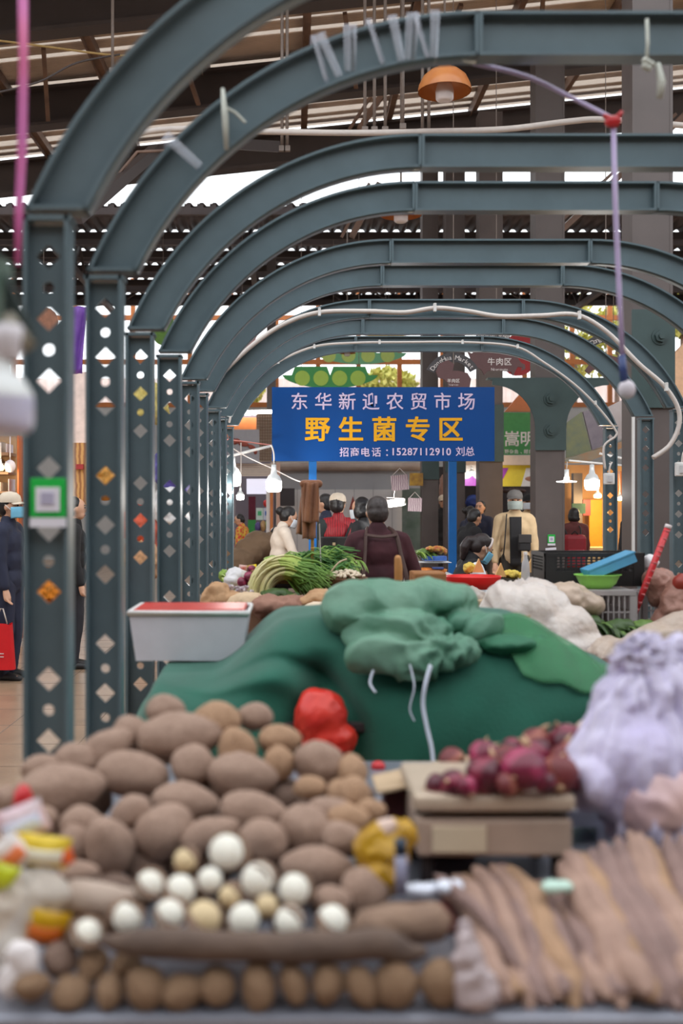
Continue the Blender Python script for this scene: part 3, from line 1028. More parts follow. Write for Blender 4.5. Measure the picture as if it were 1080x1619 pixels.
for x in (680, 890):
    for y in (0.05, 0.25):
        m = MB(); m.cyl((P(x, 0, sd).x, sd + y, TZ0), (P(x, 0, sd).x, sd + y, bodyz + 0.003), 0.014, n=10); m.build('foot', M_dark, t)
m = MB(); a = P(606, 1308, 2.6); m.box2((a.x, 2.56, 0.785), (P(970, 0, 2.6).x, 2.78, 0.80), bevel=0.004); m.box2((a.x, 2.56, 0.80), (a.x + .01, 2.78, 0.825)); m.box2((a.x, 2.56, 0.80), (P(970, 0, 2.6).x, 2.57, 0.825))
m.box2((a.x + .02, 2.58, TZ0), (a.x + .06, 2.74, 0.785)); m.box2((P(940, 0, 2.6).x, 2.58, TZ0), (P(960, 0, 2.6).x, 2.74, 0.785))
single('steel_tray', m, mat('bright_steel', (190, 192, 206), .3, metal=.5, var=.05), 'shallow steel tray behind the weighing scale', 'tray')

# red onions
M_onion = [mat('onion_skin', (128, 38, 62), 0.3, rgb2=(82, 22, 40), scale=6, kind='wave'), mat('onion_skin_bright', (160, 52, 88), 0.3, rgb2=(112, 30, 56), scale=6, kind='wave'), mat('onion_dry_skin', (150, 84, 70), 0.5, rgb2=(108, 40, 44), scale=6, kind='wave')]
def onion_proto(i, r=0.04):
    t = thing('red_onion', 'x', 'onion', (0, 0, 0))
    m = MB()
    prof = [(0, -0.98), (0.25, -0.93), (0.6, -0.72), (0.9, -0.32), (1.0, 0.05), (0.93, 0.40), (0.7, 0.70), (0.4, 0.90), (0.2, 1.02), (0.13, 1.14)]
    m.lathe([(a * r, b * r * 0.92) for a, b in prof] + [(0, 1.06 * r)], n=20); m.build('bulb', M_onion[i], t)
    m = MB(); m.tube([(0, 0, 1.0 * r), (0.004, 0.002, 1.18 * r), (0.012, 0.004, 1.42 * r)], [0.16 * r, 0.12 * r, 0.04 * r], 7); m.build('neck', mat('onion_neck', (196, 160, 128), .7), t)
    m = MB(); m.lathe([(0, -1.02 * r), (0.2 * r, -1.0 * r), (0.22 * r, -0.9 * r)], n=10); m.build('root_plate', mat('onion_neck', (196, 160, 128), .7), t)
    return t
ON = [onion_proto(i) for i in range(3)]
used = set()
def onion(px, py, dia, d, mi, label, group=None):
    if mi in used: o = copy_tree(ON[mi])
    else: o = ON[mi]; used.add(mi)
    r = dia / 2 / (FPX / d)
    o.location = P(px, py, d)
    o.rotation_euler = (rnd.uniform(-1.1, 1.1), rnd.uniform(-1.0, 1.0), rnd.uniform(0, 6))
    o.scale = (r / 0.04,) * 3
    o['label'] = label
    if group: o['group'] = group
LO, GO = 'glossy dark red onion in the heap on the weighing scale', 'red onions on the scale'
oni = [(767, 1228, 56, 2.30, 0), (828, 1216, 64, 2.28, 1), (884, 1225, 54, 2.30, 2), (802, 1240, 34, 2.26, 2), (905, 1232, 40, 2.34, 0), (860, 1236, 34, 2.27, 0), (717, 1240, 40, 2.30, 0), (690, 1242, 34, 2.32, 0), (740, 1244, 30, 2.27, 1),
       (766, 1194, 46, 2.44, 1), (802, 1198, 40, 2.40, 2), (850, 1190, 44, 2.44, 0), (850, 1173, 46, 2.52, 2), (895, 1170, 52, 2.52, 0), (895, 1200, 50, 2.42, 2), (915, 1190, 46, 2.5, 0), (768, 1184, 30, 2.56, 2), (812, 1182, 34, 2.5, 0), (715, 1202, 40, 2.62, 2), (920, 1215, 44, 2.40, 2), (935, 1175, 40, 2.58, 0)]
for i, q in enumerate(oni):
    l = {18: 'reddish onion lying behind the cardboard flap', 13: 'topmost red onion of the heap, beside the white bag', 1: 'biggest bright onion resting on the middle of the scale platform'}.get(i)
    onion(q[0], q[1] + (3 if q[1] < 1210 else 0), q[2] * 1.18, q[3] - 0.05, q[4], l or LO, None if l else GO)
m = MB(); m.ball(P(930, 1152, 2.6), (0.028, 0.028, 0.024), lump=.15); m.tube([P(930, 1145, 2.6), P(932, 1134, 2.6)], [0.008, 0.004], 6)
single('garlic_bulb', m, mat('garlic_skin', (214, 186, 172), .6, var=.1), 'single pale garlic bulb on top of the red onions', 'garlic')

# cardboard, yellow bag, marker, receipts
M_card = mat('cardboard', (184, 158, 128), 0.8, var=0.08, scale=6)
t = thing('cardboard_flap', 'torn cardboard flap with a green print beside the onions', 'cardboard', P(670, 1225, 2.5))
m = MB()
c = [P(596, 1252, 2.40), P(655, 1240, 2.42), P(735, 1228, 2.5), P(742, 1194, 2.78), P(655, 1210, 2.78), P(588, 1226, 2.62)]
vs = [m.v(p) for p in c]; vb = [m.v(p - Vector((0, 0, 0.006))) for p in c]
m.face(vs); m.face(vb[::-1])
for i in range(6): m.face([vs[i], vb[i], vb[(i + 1) % 6], vs[(i + 1) % 6]])
m.build('sheet', M_card, t)
m = MB(); c = [P(664, 1229, 2.5), P(684, 1226, 2.5), P(690, 1217, 2.6), P(668, 1219, 2.6)]
vs = [m.v(p + Vector((0, 0, 0.004))) for p in c]; vb = [m.v(p) for p in c]; m.face(vs); m.face(vb)
for i in range(4): m.face([vs[i], vb[i], vb[(i + 1) % 4], vs[(i + 1) % 4]])
m.build('print', mat('green_print', (120, 160, 80), .6), t)
m = MB(); m.box2((P(600, 0, 2.6).x, 2.46, TZ0), (P(738, 0, 2.6).x, 2.54, 0.90), bevel=0.004); single('cardboard_box', m, mat('box_dark', (96, 52, 58), .8), 'dark reddish box standing under the cardboard flap', 'box')
M_yel = mat('yellow_plastic', (188, 144, 18), 0.4, rgb2=(150, 106, 14), scale=12)
blob_thing('yellow_bag', [(P(598, 1345, 2.02), (0.042, 0.04, 0.05)), (P(622, 1335, 2.05), (0.036, 0.04, 0.045)), (P(600, 1385, 2.0), (0.04, 0.035, 0.035)), (P(640, 1320, 2.08), (0.02, 0.03, 0.03))], M_yel, 'crumpled yellow plastic bag between the taro heap and the scale', 'bag', voxel=0.005, amp=0.009, freq=20)
blob_thing('garlic_bulb', [(P(606, 1310, 2.02), (0.02, 0.02, 0.018)), (P(616, 1304, 2.02), (0.015, 0.015, 0.014))], mat('garlic_skin', (214, 186, 172), .6), 'pale garlic bulb resting on the yellow plastic bag', 'garlic', voxel=0.004, amp=0.001)
t = thing('marker_pen', 'upright marker pen with a dark blue cap beside the yellow bag', 'pen', P(634, 1412, 1.95))
m = MB(); m.cyl(P(634, 1412, 1.95), P(634, 1350, 1.95), 0.011, n=14); m.build('barrel', mat('pen_barrel', (150, 150, 176), .3), t)
m = MB(); m.cyl(P(634, 1350, 1.95), P(633, 1327, 1.95), 0.0118, 0.0105, n=14); m.build('cap', mat('pen_cap', (24, 44, 66), .3), t)
for i, (px, py, w, l) in enumerate(((672, 1406, .034, 'white glazed dish edge under the scale beside the marker pen'), (712, 1402, .02, 'small white packet under the scale, next to the white dish'), (883, 1402, .022, 'pale green-white packet at the scale corner by the yams'))):
    blob_thing('paper_packet', [(P(px - 10, py, 1.98), (w, 0.02, 0.012)), (P(px + 8, py - 1, 1.99), (w * .8, 0.02, 0.011))], mat('packet_white' if i < 2 else 'packet_mint', (222, 226, 240) if i < 2 else (186, 214, 200), .25, var=.04), l, 'packet', voxel=0.005, amp=0.002)
m = MB(); m.box2((P(640, 0, 2.1).x, 2.02, TZ0), (P(925, 0, 2.1).x, 2.16, TZ0 + 0.012), bevel=0.003)
single('wood_batten', m, mat('slat_red', (110, 60, 54), .7), 'thin reddish wooden slat lying in front of the weighing scale', 'slat')

# packets at the table corner
def packet(px, py, d, w, h, ang, rgb, label, rgb2=None, band=None):
    t = thing('snack_packet', label, 'packet', P(px, py, d))
    c = P(px, py, d); s = FPX / d; a, b = w / 2 / s, h / 2 / s
    M = Euler((0.25, R(-ang), 0.15)).to_matrix()
    m = MB()
    def f(sgn):
        return lambda u, v: c + M @ Vector(((u - .5) * 2 * a * (1 - .05 * math.sin(v * PI)), sgn * 0.018 * (math.sin(u * PI) * math.sin(v * PI)) ** 0.6 + 0.003 * noise.noise(Vector((u * 6, v * 6, sgn))), (v - .5) * 2 * b))
    m.grid(f(-1), 13, 13); m.grid(f(1), 13, 13)
    m.build('pouch', mat('packet_%d_%d_%d' % rgb, rgb, .25, rgb2=rgb2, scale=18) , t)
    if band:
        m = MB(); m.grid(lambda u, v: c + M @ Vector(((u - .5) * 1.5 * a, -0.020 * (math.sin((.125 + u * .75) * PI) * math.sin((.3 + v * .4) * PI)) ** 0.6 - 0.002, (v - .5) * .8 * b)), 9, 5, 0.001)
        m.build('printed_band', mat('band_%d_%d_%d' % band, band, .3), t)
packet(35, 1300, 1.86, 80, 60, 20, (232, 190, 200), 'pink and white shiny packet on top of the packet pile', (240, 236, 244), (214, 222, 244))
packet(66, 1345, 1.83, 90, 56, -10, (232, 196, 30), 'bright yellow packet below the pink and white one', (240, 214, 90), (246, 240, 220))
packet(103, 1352, 1.84, 26, 34, 10, (222, 96, 44), 'small orange packet beside the bright yellow one')
packet(18, 1350, 1.81, 56, 60, 40, (228, 232, 240), 'white shiny packet under the pink and white one', (240, 214, 190), (224, 120, 70))
packet(6, 1388, 1.79, 44, 50, -20, (188, 196, 40), 'lime green packet at the very corner of the pile')
packet(72, 1468, 1.79, 72, 66, -12, (206, 168, 20), 'golden yellow packet low in the clear bag by the small taros', (168, 120, 20), (196, 96, 20))
blob_thing('clear_bag', [(P(20, 1440, 1.80), (0.05, 0.03, 0.07)), (P(60, 1418, 1.82), (0.055, 0.03, 0.05)), (P(10, 1500, 1.79), (0.04, 0.03, 0.05))], mat('clear_bag_film', (226, 216, 204), 0.25, var=0.08, alpha=0.55), 'cloudy clear plastic bag holding the golden yellow packet', 'bag', voxel=0.007, amp=0.008, freq=14)
blob_thing('crumpled_paper', [(P(35, 1520, 1.74), (0.026, 0.02, 0.034)), (P(18, 1550, 1.735), (0.02, 0.02, 0.03))], mat('paper_white', (222, 214, 214), .6, var=.05), 'crumpled white paper below the clear bag', 'paper', voxel=0.005, amp=0.006, freq=20)
m = MB(); m.ball(P(36, 1265, 2.05), (0.018, 0.02, 0.03), lump=.2); single('red_tag', m, M_red, 'small red plastic tag poking out beside the longest taro', 'tag')

# big white plastic bag beside the scale
M_bag = mat('white_bag_film', (186, 176, 208), 0.35, rgb2=(206, 200, 220), scale=5, sss=0.15, bump=0.5, bscale=22)
t = thing('plastic_bag', 'big white plastic bag of produce slumped beside the weighing scale', 'bag', P(1010, 1340, 2.35))
balls = [(P(1020, 1060, 2.42), (0.07, 0.06, 0.08)), (P(1040, 1130, 2.4), (0.12, 0.09, 0.12)), (P(985, 1140, 2.38), (0.06, 0.07, 0.10)), (P(1000, 1220, 2.34), (0.14, 0.11, 0.12)), (P(935, 1235, 2.3), (0.055, 0.07, 0.055)), (P(1090, 1210, 2.36), (0.14, 0.1, 0.16)), (P(1050, 1290, 2.32), (0.12, 0.11, 0.10)), (P(985, 1180, 2.36), (0.09, 0.08, 0.1)), (P(1100, 1090, 2.45), (0.09, 0.08, 0.1)), (P(1075, 1040, 2.45), (0.04, 0.04, 0.05))]
o = blob('bag', balls, M_bag, t, voxel=0.008, amp=0.020, freq=9, fine=0.05, seed=2, gather=P(1020, 1030, 2.42))
me = o.data
for v in me.vertices:   # long gathered folds running down from the neck
    w = v.co
    a = math.atan2(w.y - 0.05, w.x)
    v.co += Vector((math.cos(a), math.sin(a), 0)) * 0.008 * math.sin(a * 17 + 3 * noise.noise(w * 6))
blob('bag_bottom', [(P(1052, 1272, 2.27), (0.10, 0.07, 0.08)), (P(1090, 1290, 2.27), (0.09, 0.07, 0.09))], mat('pinkish_film', (206, 176, 184), .35, rgb2=(196, 160, 150), scale=8), t, voxel=0.008, amp=0.008, freq=12, seed=6)
# ------------------------------------------------------------------ green cloth mound, net bag, storage box
M_cloth = mat('green_cloth', (14, 88, 70), 0.8, var=0.12, scale=7, bump=0.15, bscale=120, sheen=0.2)
def sstep(a, b, x):
    t = max(0.0, min(1.0, (x - a) / (b - a)))
    return t * t * (3 - 2 * t)
def cloth_h(X, Y):
    h = 0.825 + 0.095 * sstep(-0.56, -0.5, X)
    h += (0.215 + 0.02 * math.sin(X * 5)) * sstep(-0.33, -0.02, X) * (1 - 0.98 * sstep(0.86, 1.22, X)) * sstep(5.0, 4.5, Y)
    return h + 0.012 * noise.noise(Vector((X * 5, Y * 5, 1)))
def cloth(u, v):
    X = -0.56 + 1.82 * u
    front = 3.66 + 0.03 * math.sin(X * 6 + 1)
    bottom = 0.665 + 0.20 * sstep(0.62, 1.26, X)
    if v < 0.55:
        Y = 4.85 + (4.10 - 4.85) * v / 0.55
        z = cloth_h(X, Y)
    else:
        t = (v - 0.55) / 0.45
        e = cloth_h(X, 4.10)
        Y = 4.10 + (front - 4.10) * math.sin(t * PI / 2) ** 0.9
        z = e + (bottom - e) * (1 - math.cos(t * PI / 2)) ** 1.1
        Y += 0.02 * math.sin(X * 13 + 3 * noise.noise(Vector((X * 2, t * 2, 0)))) * t
        # fold line that runs from the left plateau down towards the middle
        ln = -0.50 + 0.62 * sstep(0.0, 0.9, t) * 1.0
        Y += -0.085 * math.exp(-((X - ln) / 0.075) ** 2) * t * (X < 0.4) + 0.05 * math.exp(-((X - ln - 0.11) / 0.04) ** 2) * t * (X < 0.4)
        Y += 0.16 * math.exp(-((X - 0.10) / 0.085) ** 2) * sstep(0.42, 0.75, t)     # mouth where the red bag shows
    return Vector((X, Y, z))
m = MB(); m.grid(cloth, 130, 90)
o = single('green_cloth', m, M_cloth, 'dark green cloth spread over a mound of goods behind the taro heap', 'cloth')
blob_thing('red_bag', [(Vector((0.095, 3.70, 0.82)), (0.095, 0.07, 0.10)), (Vector((0.12, 3.70, 0.75)), (0.10, 0.07, 0.075)), (Vector((0.08, 3.72, 0.87)), (0.06, 0.05, 0.05))],
           mat('red_film', (232, 66, 50), 0.35, rgb2=(206, 44, 38), scale=14), 'bright red plastic bag peeping out of the folds of the green cloth', 'bag', voxel=0.008, amp=0.006, freq=12)
m = MB(); m.ball(P(598, 1212, 3.3), (0.022, 0.02, 0.018)); m.tube([P(598, 1212, 3.3), P(598, 1262, 3.3)], 0.006, 5); single('red_tag', m, M_red, 'small red scrap standing at the foot of the green cloth', 'tag')
M_net = mat('net_green', (112, 150, 128), 0.55, rgb2=(60, 114, 90), scale=4, bump=0.35, bscale=14)
M_net2 = mat('net_green_dark', (42, 112, 78), 0.6, rgb2=(28, 92, 66), scale=5, bump=0.4, bscale=26)
t = thing('net_bag', 'crumpled pale green net sack lying on top of the green cloth', 'sack', P(650, 1060, 4.1))
nb = [(P(620, 965, 3.96), (0.20, 0.16, 0.115)), (P(560, 965, 3.92), (0.11, 0.14, 0.10)), (P(690, 950, 3.96), (0.15, 0.14, 0.075)), (P(630, 1010, 3.80), (0.19, 0.11, 0.10)), (P(600, 1035, 3.68), (0.11, 0.06, 0.07)), (P(660, 1045, 3.68), (0.12, 0.06, 0.06)), (P(740, 990, 3.88), (0.12, 0.11, 0.07)), (P(700, 1030, 3.72), (0.12, 0.07, 0.05))]
blob('sack_body', nb, M_net, t, voxel=0.009, amp=0.032, freq=5.0, fine=0.04, seed=4, gather=P(690, 1050, 3.75))
blob('sack_tail', [(P(745, 1010, 3.84), (0.10, 0.07, 0.035)), (P(800, 1018, 3.80), (0.10, 0.07, 0.03)), (P(845, 1012, 3.88), (0.06, 0.07, 0.03))], M_net2, t, voxel=0.009, amp=0.018, freq=7, fine=0.05, seed=9, gather=P(690, 1050, 3.75))
m = MB()
def skirt(u, v):
    p = cloth(0.74 + 0.235 * u - 0.10 * (1 - v) * (1 - u), 0.50 + 0.44 * v * (0.75 + 0.25 * u))
    return p + Vector((0.004, -0.014 - 0.006 * math.sin(u * 26 + v * 3), 0.010 + 0.006 * math.sin(u * 19 + 2 * v)))
m.grid(skirt, 40, 24, 0.003)
m.build('net_skirt', mat('net_sheer', (58, 128, 84), .6, var=.15, alpha=.6), t)
m = MB(); m.tube(smooth_path([P(681, 1052, 3.60), P(672, 1085, 3.57), P(669, 1115, 3.57), P(675, 1150, 3.57), P(682, 1180, 3.565), P(685, 1206, 3.56)]), 0.011, 8, flat=0.4)
single('tie_strip', m, mat('strip_white', (206, 212, 226), .4, var=.05), 'white plastic strip trailing down the green cloth from the net sack', 'strip')
m = MB(); m.tube(smooth_path([P(648, 1050, 3.62), P(655, 1085, 3.58), P(648, 1120, 3.58), P(655, 1140, 3.58)]), 0.003, 5); m.tube(smooth_path([P(590, 1060, 3.62), P(585, 1080, 3.60), P(594, 1095, 3.58)]), 0.004, 6)
m = single('loose_thread', m, mat('strip_white', (206, 212, 226), .4), 'fine pale threads hanging beside the white strip', 'thread'); m['kind'] = 'stuff'

# white storage box
bd = 4.27; s = FPX / bd
a = P(212, 1046, bd); b = P(384, 968, bd); cx = (a.x + b.x) / 2; zb = a.z; zt = b.z
t = thing('storage_box', 'white plastic storage box standing on the green cloth beside the arch posts', 'box', (cx, bd + 0.17, zb))
M_box = mat('box_plastic', (234, 230, 240), 0.3, var=0.04, alpha=0.8)
m = MB()
def ringpts(w, dd, z): return [Vector((cx - w, bd + 0.17 - dd, z)), Vector((cx + w, bd + 0.17 - dd, z)), Vector((cx + w, bd + 0.17 + dd, z)), Vector((cx - w, bd + 0.17 + dd, z))]
w0, w1 = (b.x - a.x) / 2 * 0.98, (b.x - a.x) / 2 * 1.10
for th in (0, 0.006):
    lo = [m.v(p) for p in ringpts(w0 - th, 0.15 - th, zb + th)]; hi = [m.v(p) for p in ringpts(w1 - th, 0.17 - th, zt)]
    m.face(lo)
    for k in range(4): m.face([lo[k], lo[(k + 1) % 4], hi[(k + 1) % 4], hi[k]])
m.build('tub', M_box, t)
m = MB()
L = ringpts(w1, 0.17, zt); m.tube([p + Vector((0, 0, -0.004)) for p in L], 0.012, 6, closed=True); m.build('rim', M_white, t)
m = MB(); m.box((cx, bd + 0.17, zt + 0.0), (w1 * 1.86, 0.31, 0.022), bevel=0.006); single('tray_lid', m, mat('lid_red', (188, 62, 54), .4), 'red lid lying on the white storage box', 'lid')
for k, (dx, rgb) in enumerate(((-0.12, (196, 180, 150)), (0.0, (150, 150, 160)), (0.12, (190, 170, 140)))):
    m = MB(); m.box((cx + dx, bd + 0.15, zb + 0.075), (0.08, 0.14, 0.13), bevel=0.008); single('packed_carton', m, mat('carton_%d' % k, rgb, .7), ['tan carton at the post side inside the white box', 'grey carton in the middle of the white box', 'tan carton at the far side inside the white box'][k], 'carton')

# ------------------------------------------------------------------ plastic sheets, crates and greens on the stall behind
M_film = mat('pale_film', (220, 204, 194), 0.32, rgb2=(240, 232, 228), scale=5, sss=0.1, bump=0.6, bscale=18, alpha=0.78)
M_film2 = mat('beige_film', (186, 162, 146), 0.36, rgb2=(208, 190, 176), scale=6, sss=0.1, bump=0.6, bscale=18, alpha=0.8)
def lump(px, py, d, w, h, dy=None):
    s = FPX / d
    return (P(px, py, d), (w / 2 / s, dy or max(w, h) / 2 / s * 0.9, h / 2 / s))
blob_thing('covered_produce', [lump(840, 982, 5.5, 110, 76), lump(800, 985, 5.5, 60, 84), lump(880, 1006, 5.45, 100, 66), lump(900, 1034, 5.4, 90, 56), lump(860, 1044, 5.4, 130, 46), lump(930, 1044, 5.4, 70, 40)],
           mat('covered_brown', (150, 104, 88), .7, rgb2=(206, 180, 150), scale=9), 'brownish produce showing dimly through the white plastic sheet', 'produce', voxel=0.016, amp=0.02, freq=16)
blob_thing('plastic_sheet', [lump(840, 975, 5.5, 130, 100), lump(800, 975, 5.5, 80, 110), lump(880, 1000, 5.45, 120, 90), lump(835, 940, 5.7, 90, 46), lump(900, 1030, 5.4, 110, 80), lump(860, 1040, 5.4, 150, 70), lump(930, 1040, 5.4, 90, 60), lump(780, 1020, 5.5, 80, 90)],
           M_film, 'white translucent plastic sheet heaped over produce behind the green cloth', 'plastic sheet', voxel=0.012, amp=0.030, freq=8, fine=0.08, seed=3, gather=P(800, 915, 5.9))
blob_thing('plastic_sheet', [lump(985, 1035, 5.3, 120, 56), lump(1040, 1012, 5.35, 110, 50), lump(1090, 995, 5.4, 110, 56), lump(1030, 1050, 5.3, 140, 60), lump(1090, 1040, 5.35, 120, 80), lump(950, 1055, 5.3, 80, 50)],
           M_film2, 'beige plastic sheet rolled along below the bundles of greens', 'plastic sheet', voxel=0.012, amp=0.026, freq=9, fine=0.08, seed=8, gather=P(930, 1075, 5.1))
blob_thing('plastic_bag', [lump(895, 948, 5.9, 80, 56), lump(925, 955, 5.9, 60, 40), lump(870, 945, 5.9, 50, 44)], mat('brownish_film', (188, 166, 148), .4, var=.12), 'brownish clear bag lying between the white sheet and the grey crate', 'bag', voxel=0.012, amp=0.015, freq=9, seed=12)
blob_thing('produce_lump', [lump(948, 1062, 5.18, 66, 44, .06), lump(930, 1056, 5.18, 40, 40, .05)], mat('dark_red_produce', (128, 82, 78), .5, rgb2=(96, 58, 62), scale=18), 'dark reddish produce showing under the beige sheet beside the green cloth', 'produce', voxel=0.012, amp=0.01, freq=20)
t = thing('melon_sack', 'yellow and green rounded sack beside the white plastic bag', 'sack', P(1070, 1075, 4.0))
blob('sack', [lump(1068, 1046, 4.0, 90, 62), lump(1100, 1040, 4.0, 90, 74)], mat('yellow_green', (206, 176, 24), .5, rgb2=(112, 122, 36), scale=5), t, voxel=0.012, amp=0.008, freq=9)

def crate(name, x0, x1, y0, y1, z0, z1, m, label, nx, nz, cat='crate', mesh_from=0.0):
    t = thing(name, label, cat, ((x0 + x1) / 2, (y0 + y1) / 2, z0))
    def wall(axis, c, a, b):
        k = MB()
        def bx(u0, u1, w0, w1, th=0.012):
            if axis == 'y': k.box2((u0, c - th / 2, w0), (u1, c + th / 2, w1))
            else: k.box2((c - th / 2, u0, w0), (c + th / 2, u1, w1))
        H = z1 - z0
        bx(a, b, z1 - 0.022, z1, 0.020); bx(a, b, z0, z0 + 0.03 + mesh_from * H)
        e = (b - a) * 0.10
        bx(a, a + e, z0 + .001, z1 - .001, .016); bx(b - e, b, z0 + .001, z1 - .001, .016)
        n = max(2, int(nx * (b - a) / (x1 - x0)))
        for i in range(n + 1):
            u = a + e + (b - a - 2 * e) * i / n
            bx(u - 0.004, u + 0.004, z0, z1 - 0.01, 0.008)
        for i in range(1, nz):
            w = z0 + 0.03 + mesh_from * H + (H - 0.05 - mesh_from * H) * i / nz
            bx(a, b, w - 0.004, w + 0.004, 0.009)
        return k
    wall('y', y0, x0, x1).build('side', m, t); wall('y', y1, x0, x1).build('side', m, t)
    wall('x', x0, y0, y1).build('end', m, t); wall('x', x1, y0, y1).build('end', m, t)
    k = MB(); k.box2((x0, y0, z0), (x1, y1, z0 + 0.008)); k.build('base', m, t)
    return t
M_cgrey = mat('crate_grey', (166, 158, 158), 0.5, var=0.06)
M_cblack = mat('crate_black', (40, 38, 38), 0.5, var=0.1)
a = P(908, 1010, 5.95); b = P(1006, 935, 5.95)
kc = crate('plastic_crate', a.x, b.x, 5.95, 6.55, 0.742, b.z, M_cgrey, 'light grey slotted crate under the black one', 9, 3)
b_top = b.z
m = MB(); m.box2((a.x, 5.95, b.z + .001), (b.x, 6.55, b.z + .005)); m.build('lid', M_cgrey, kc)
a = P(1016, 1010, 6.3); b = P(1062, 938, 6.3)
crate('plastic_crate', a.x, b.x + 0.1, 6.3, 6.62, 0.742, b.z, M_cgrey, 'light grey crate behind the red stick, half hidden by the brown bag', 5, 3)
a = P(862, 932, 6.25); b = P(1016, 874, 6.25)
zc = b_top + 0.006
crate('plastic_crate', a.x, b.x, 6.24, 6.58, zc, b.z, M_cblack, 'black mesh crate stacked on the grey crate', 15, 5, mesh_from=0.3)
m = MB(); m.box2((P(820, 0, 6.4).x, 6.36, 0.742), (P(905, 0, 6.4).x, 6.7, zc - 0.004), bevel=0.01); single('cardboard_box', m, mat('tan_carton', (184, 150, 110), .8), 'tan carton that props up the black crate beside the plastic bags', 'box')
# green bowl and blue basket in front of the black crate
bc = P(945, 933, 6.08); bc.z = zc; s = FPX / 6.08
t = thing('plastic_bowl', 'lime green plastic bowl before the black crate', 'bowl', bc)
m = MB(); r = 35 / s
m.lathe([(0, 0.002), (0.60 * r, 0.002), (0.82 * r, 0.030), (0.98 * r, 0.072), (1.07 * r, 0.076), (1.07 * r, 0.081), (0.96 * r, 0.080), (0.78 * r, 0.034), (0.55 * r, 0.010), (0, 0.010)], bc, n=32, squash=0.75); m.build('bowl', mat('lime_plastic', (146, 214, 92), .35, var=.04), t)
t = thing('plastic_basket', 'light blue rectangular basket leaning out of the lime green bowl', 'basket', P(965, 915, 6.1))
M_bb = mat('basket_blue', (92, 164, 204), 0.35, var=0.05)
c = P(962, 894, 6.11); ux = Vector((math.cos(R(22)), 0, math.sin(R(22)))); wz = Vector((-ux.z, 0, ux.x))
Mx = Matrix((ux, Vector((0, 1, 0)), wz)).transposed()
m = MB(); m.box(c - wz * 0.022, (0.26, 0.16, 0.006), Mx); m.build('base', M_bb, t)
for sy in (-1, 1):
    m = MB(); m.box(c + Vector((0, sy * 0.08, 0)), (0.27, 0.006, 0.055), Mx); m.build('side', M_bb, t)
for sx in (-1, 1):
    m = MB(); m.box(c + ux * sx * 0.135, (0.006, 0.165, 0.055), Mx)
    for k in range(6): m.box(c + ux * sx * 0.139 + Vector((0, -0.07 + 0.028 * k, 0)), (0.006, 0.008, 0.05), Mx)
    m.build('end', M_bb, t)
m = MB(); m.box(c + wz * 0.027 + ux * 0.005, (0.285, 0.175, 0.008), Mx); 
t2 = m.build('rim', M_bb, t)
# greens
M_green = [mat('leaf_dark', (66, 92, 40), 0.5, rgb2=(44, 66, 30), scale=12), mat('leaf_mid', (104, 132, 58), 0.5, rgb2=(72, 102, 40), scale=12), mat('leaf_light', (150, 176, 76), 0.5, rgb2=(112, 146, 56), scale=12), mat('stem_pale', (214, 214, 160), 0.5, rgb2=(176, 196, 110), scale=10)]
def blade(m, p, dv, L, w, droop, n=6):
    p = Vector(p); dv = Vector(dv).normalized()
    side = dv.cross(Vector((0, 0, 1))); side = side.normalized() if side.length > 1e-4 else Vector((1, 0, 0))
    prev = None
    q = p.copy(); d = dv.copy()
    for k in range(n + 1):
        t = k / n
        ww = w * math.sin(PI * (0.12 + 0.86 * t)) 
        up = d.cross(side)
        a = m.v(q - side * ww / 2); c = m.v(q - up * ww * 0.15); b = m.v(q + side * ww / 2)
        if prev:
            m.face([prev[0], prev[1], c, a], True); m.face([prev[1], prev[2], b, c], True)
        prev = (a, c, b)
        d = (d + Vector((0, 0, -droop / n))).normalized()
        q = q + d * L / n
def greens(name, px, py, d, w, h, n, mi, label, cat='greens', group=None, ll=1.0):
    s = FPX / d
    m = MB(); m2 = MB()
    for k in range(n):
        x = rnd.uniform(-.5, .5) * w / s; 
        z = rnd.uniform(0.0, .45) * h / s
        base = P(px, py, d) + Vector((x, rnd.uniform(-.04, .10), z - h / 2 / s))
        ang = rnd.uniform(-0.6, 0.6)
        blade(m if k % 4 else m2, base, (math.sin(ang) * .5 + .5, -0.8, 0.8), rnd.uniform(.5, 1.0) * h / s * 1.7 * ll, rnd.uniform(.012, .026), 2.2)
    m.ball(P(px, py, d) + Vector((0, 0.05, -h * .1 / s)), (w / 2 / s * .9, .07, h / 2 / s * .8), sub=3, lump=.25)
    t = thing(name, label, cat, P(px, py + h / 2, d), group)
    m.build('leaves', M_green[mi], t); m2.build('lighter_leaves', M_green[min(mi + 1, 3)], t)
    return t
greens('leaf_bundle', 935, 984, 5.75, 56, 34, 60, 0, 'dark green leaf bundle beside the brownish bag, before the grey crate')
greens('leaf_bundle', 985, 990, 5.7, 64, 34, 70, 0, 'dark green leaf bundle at the foot of the red stick')
greens('leaf_bundle', 1022, 990, 5.72, 50, 30, 50, 1, 'yellowish green leaf bundle with pale stems, past the red stick')
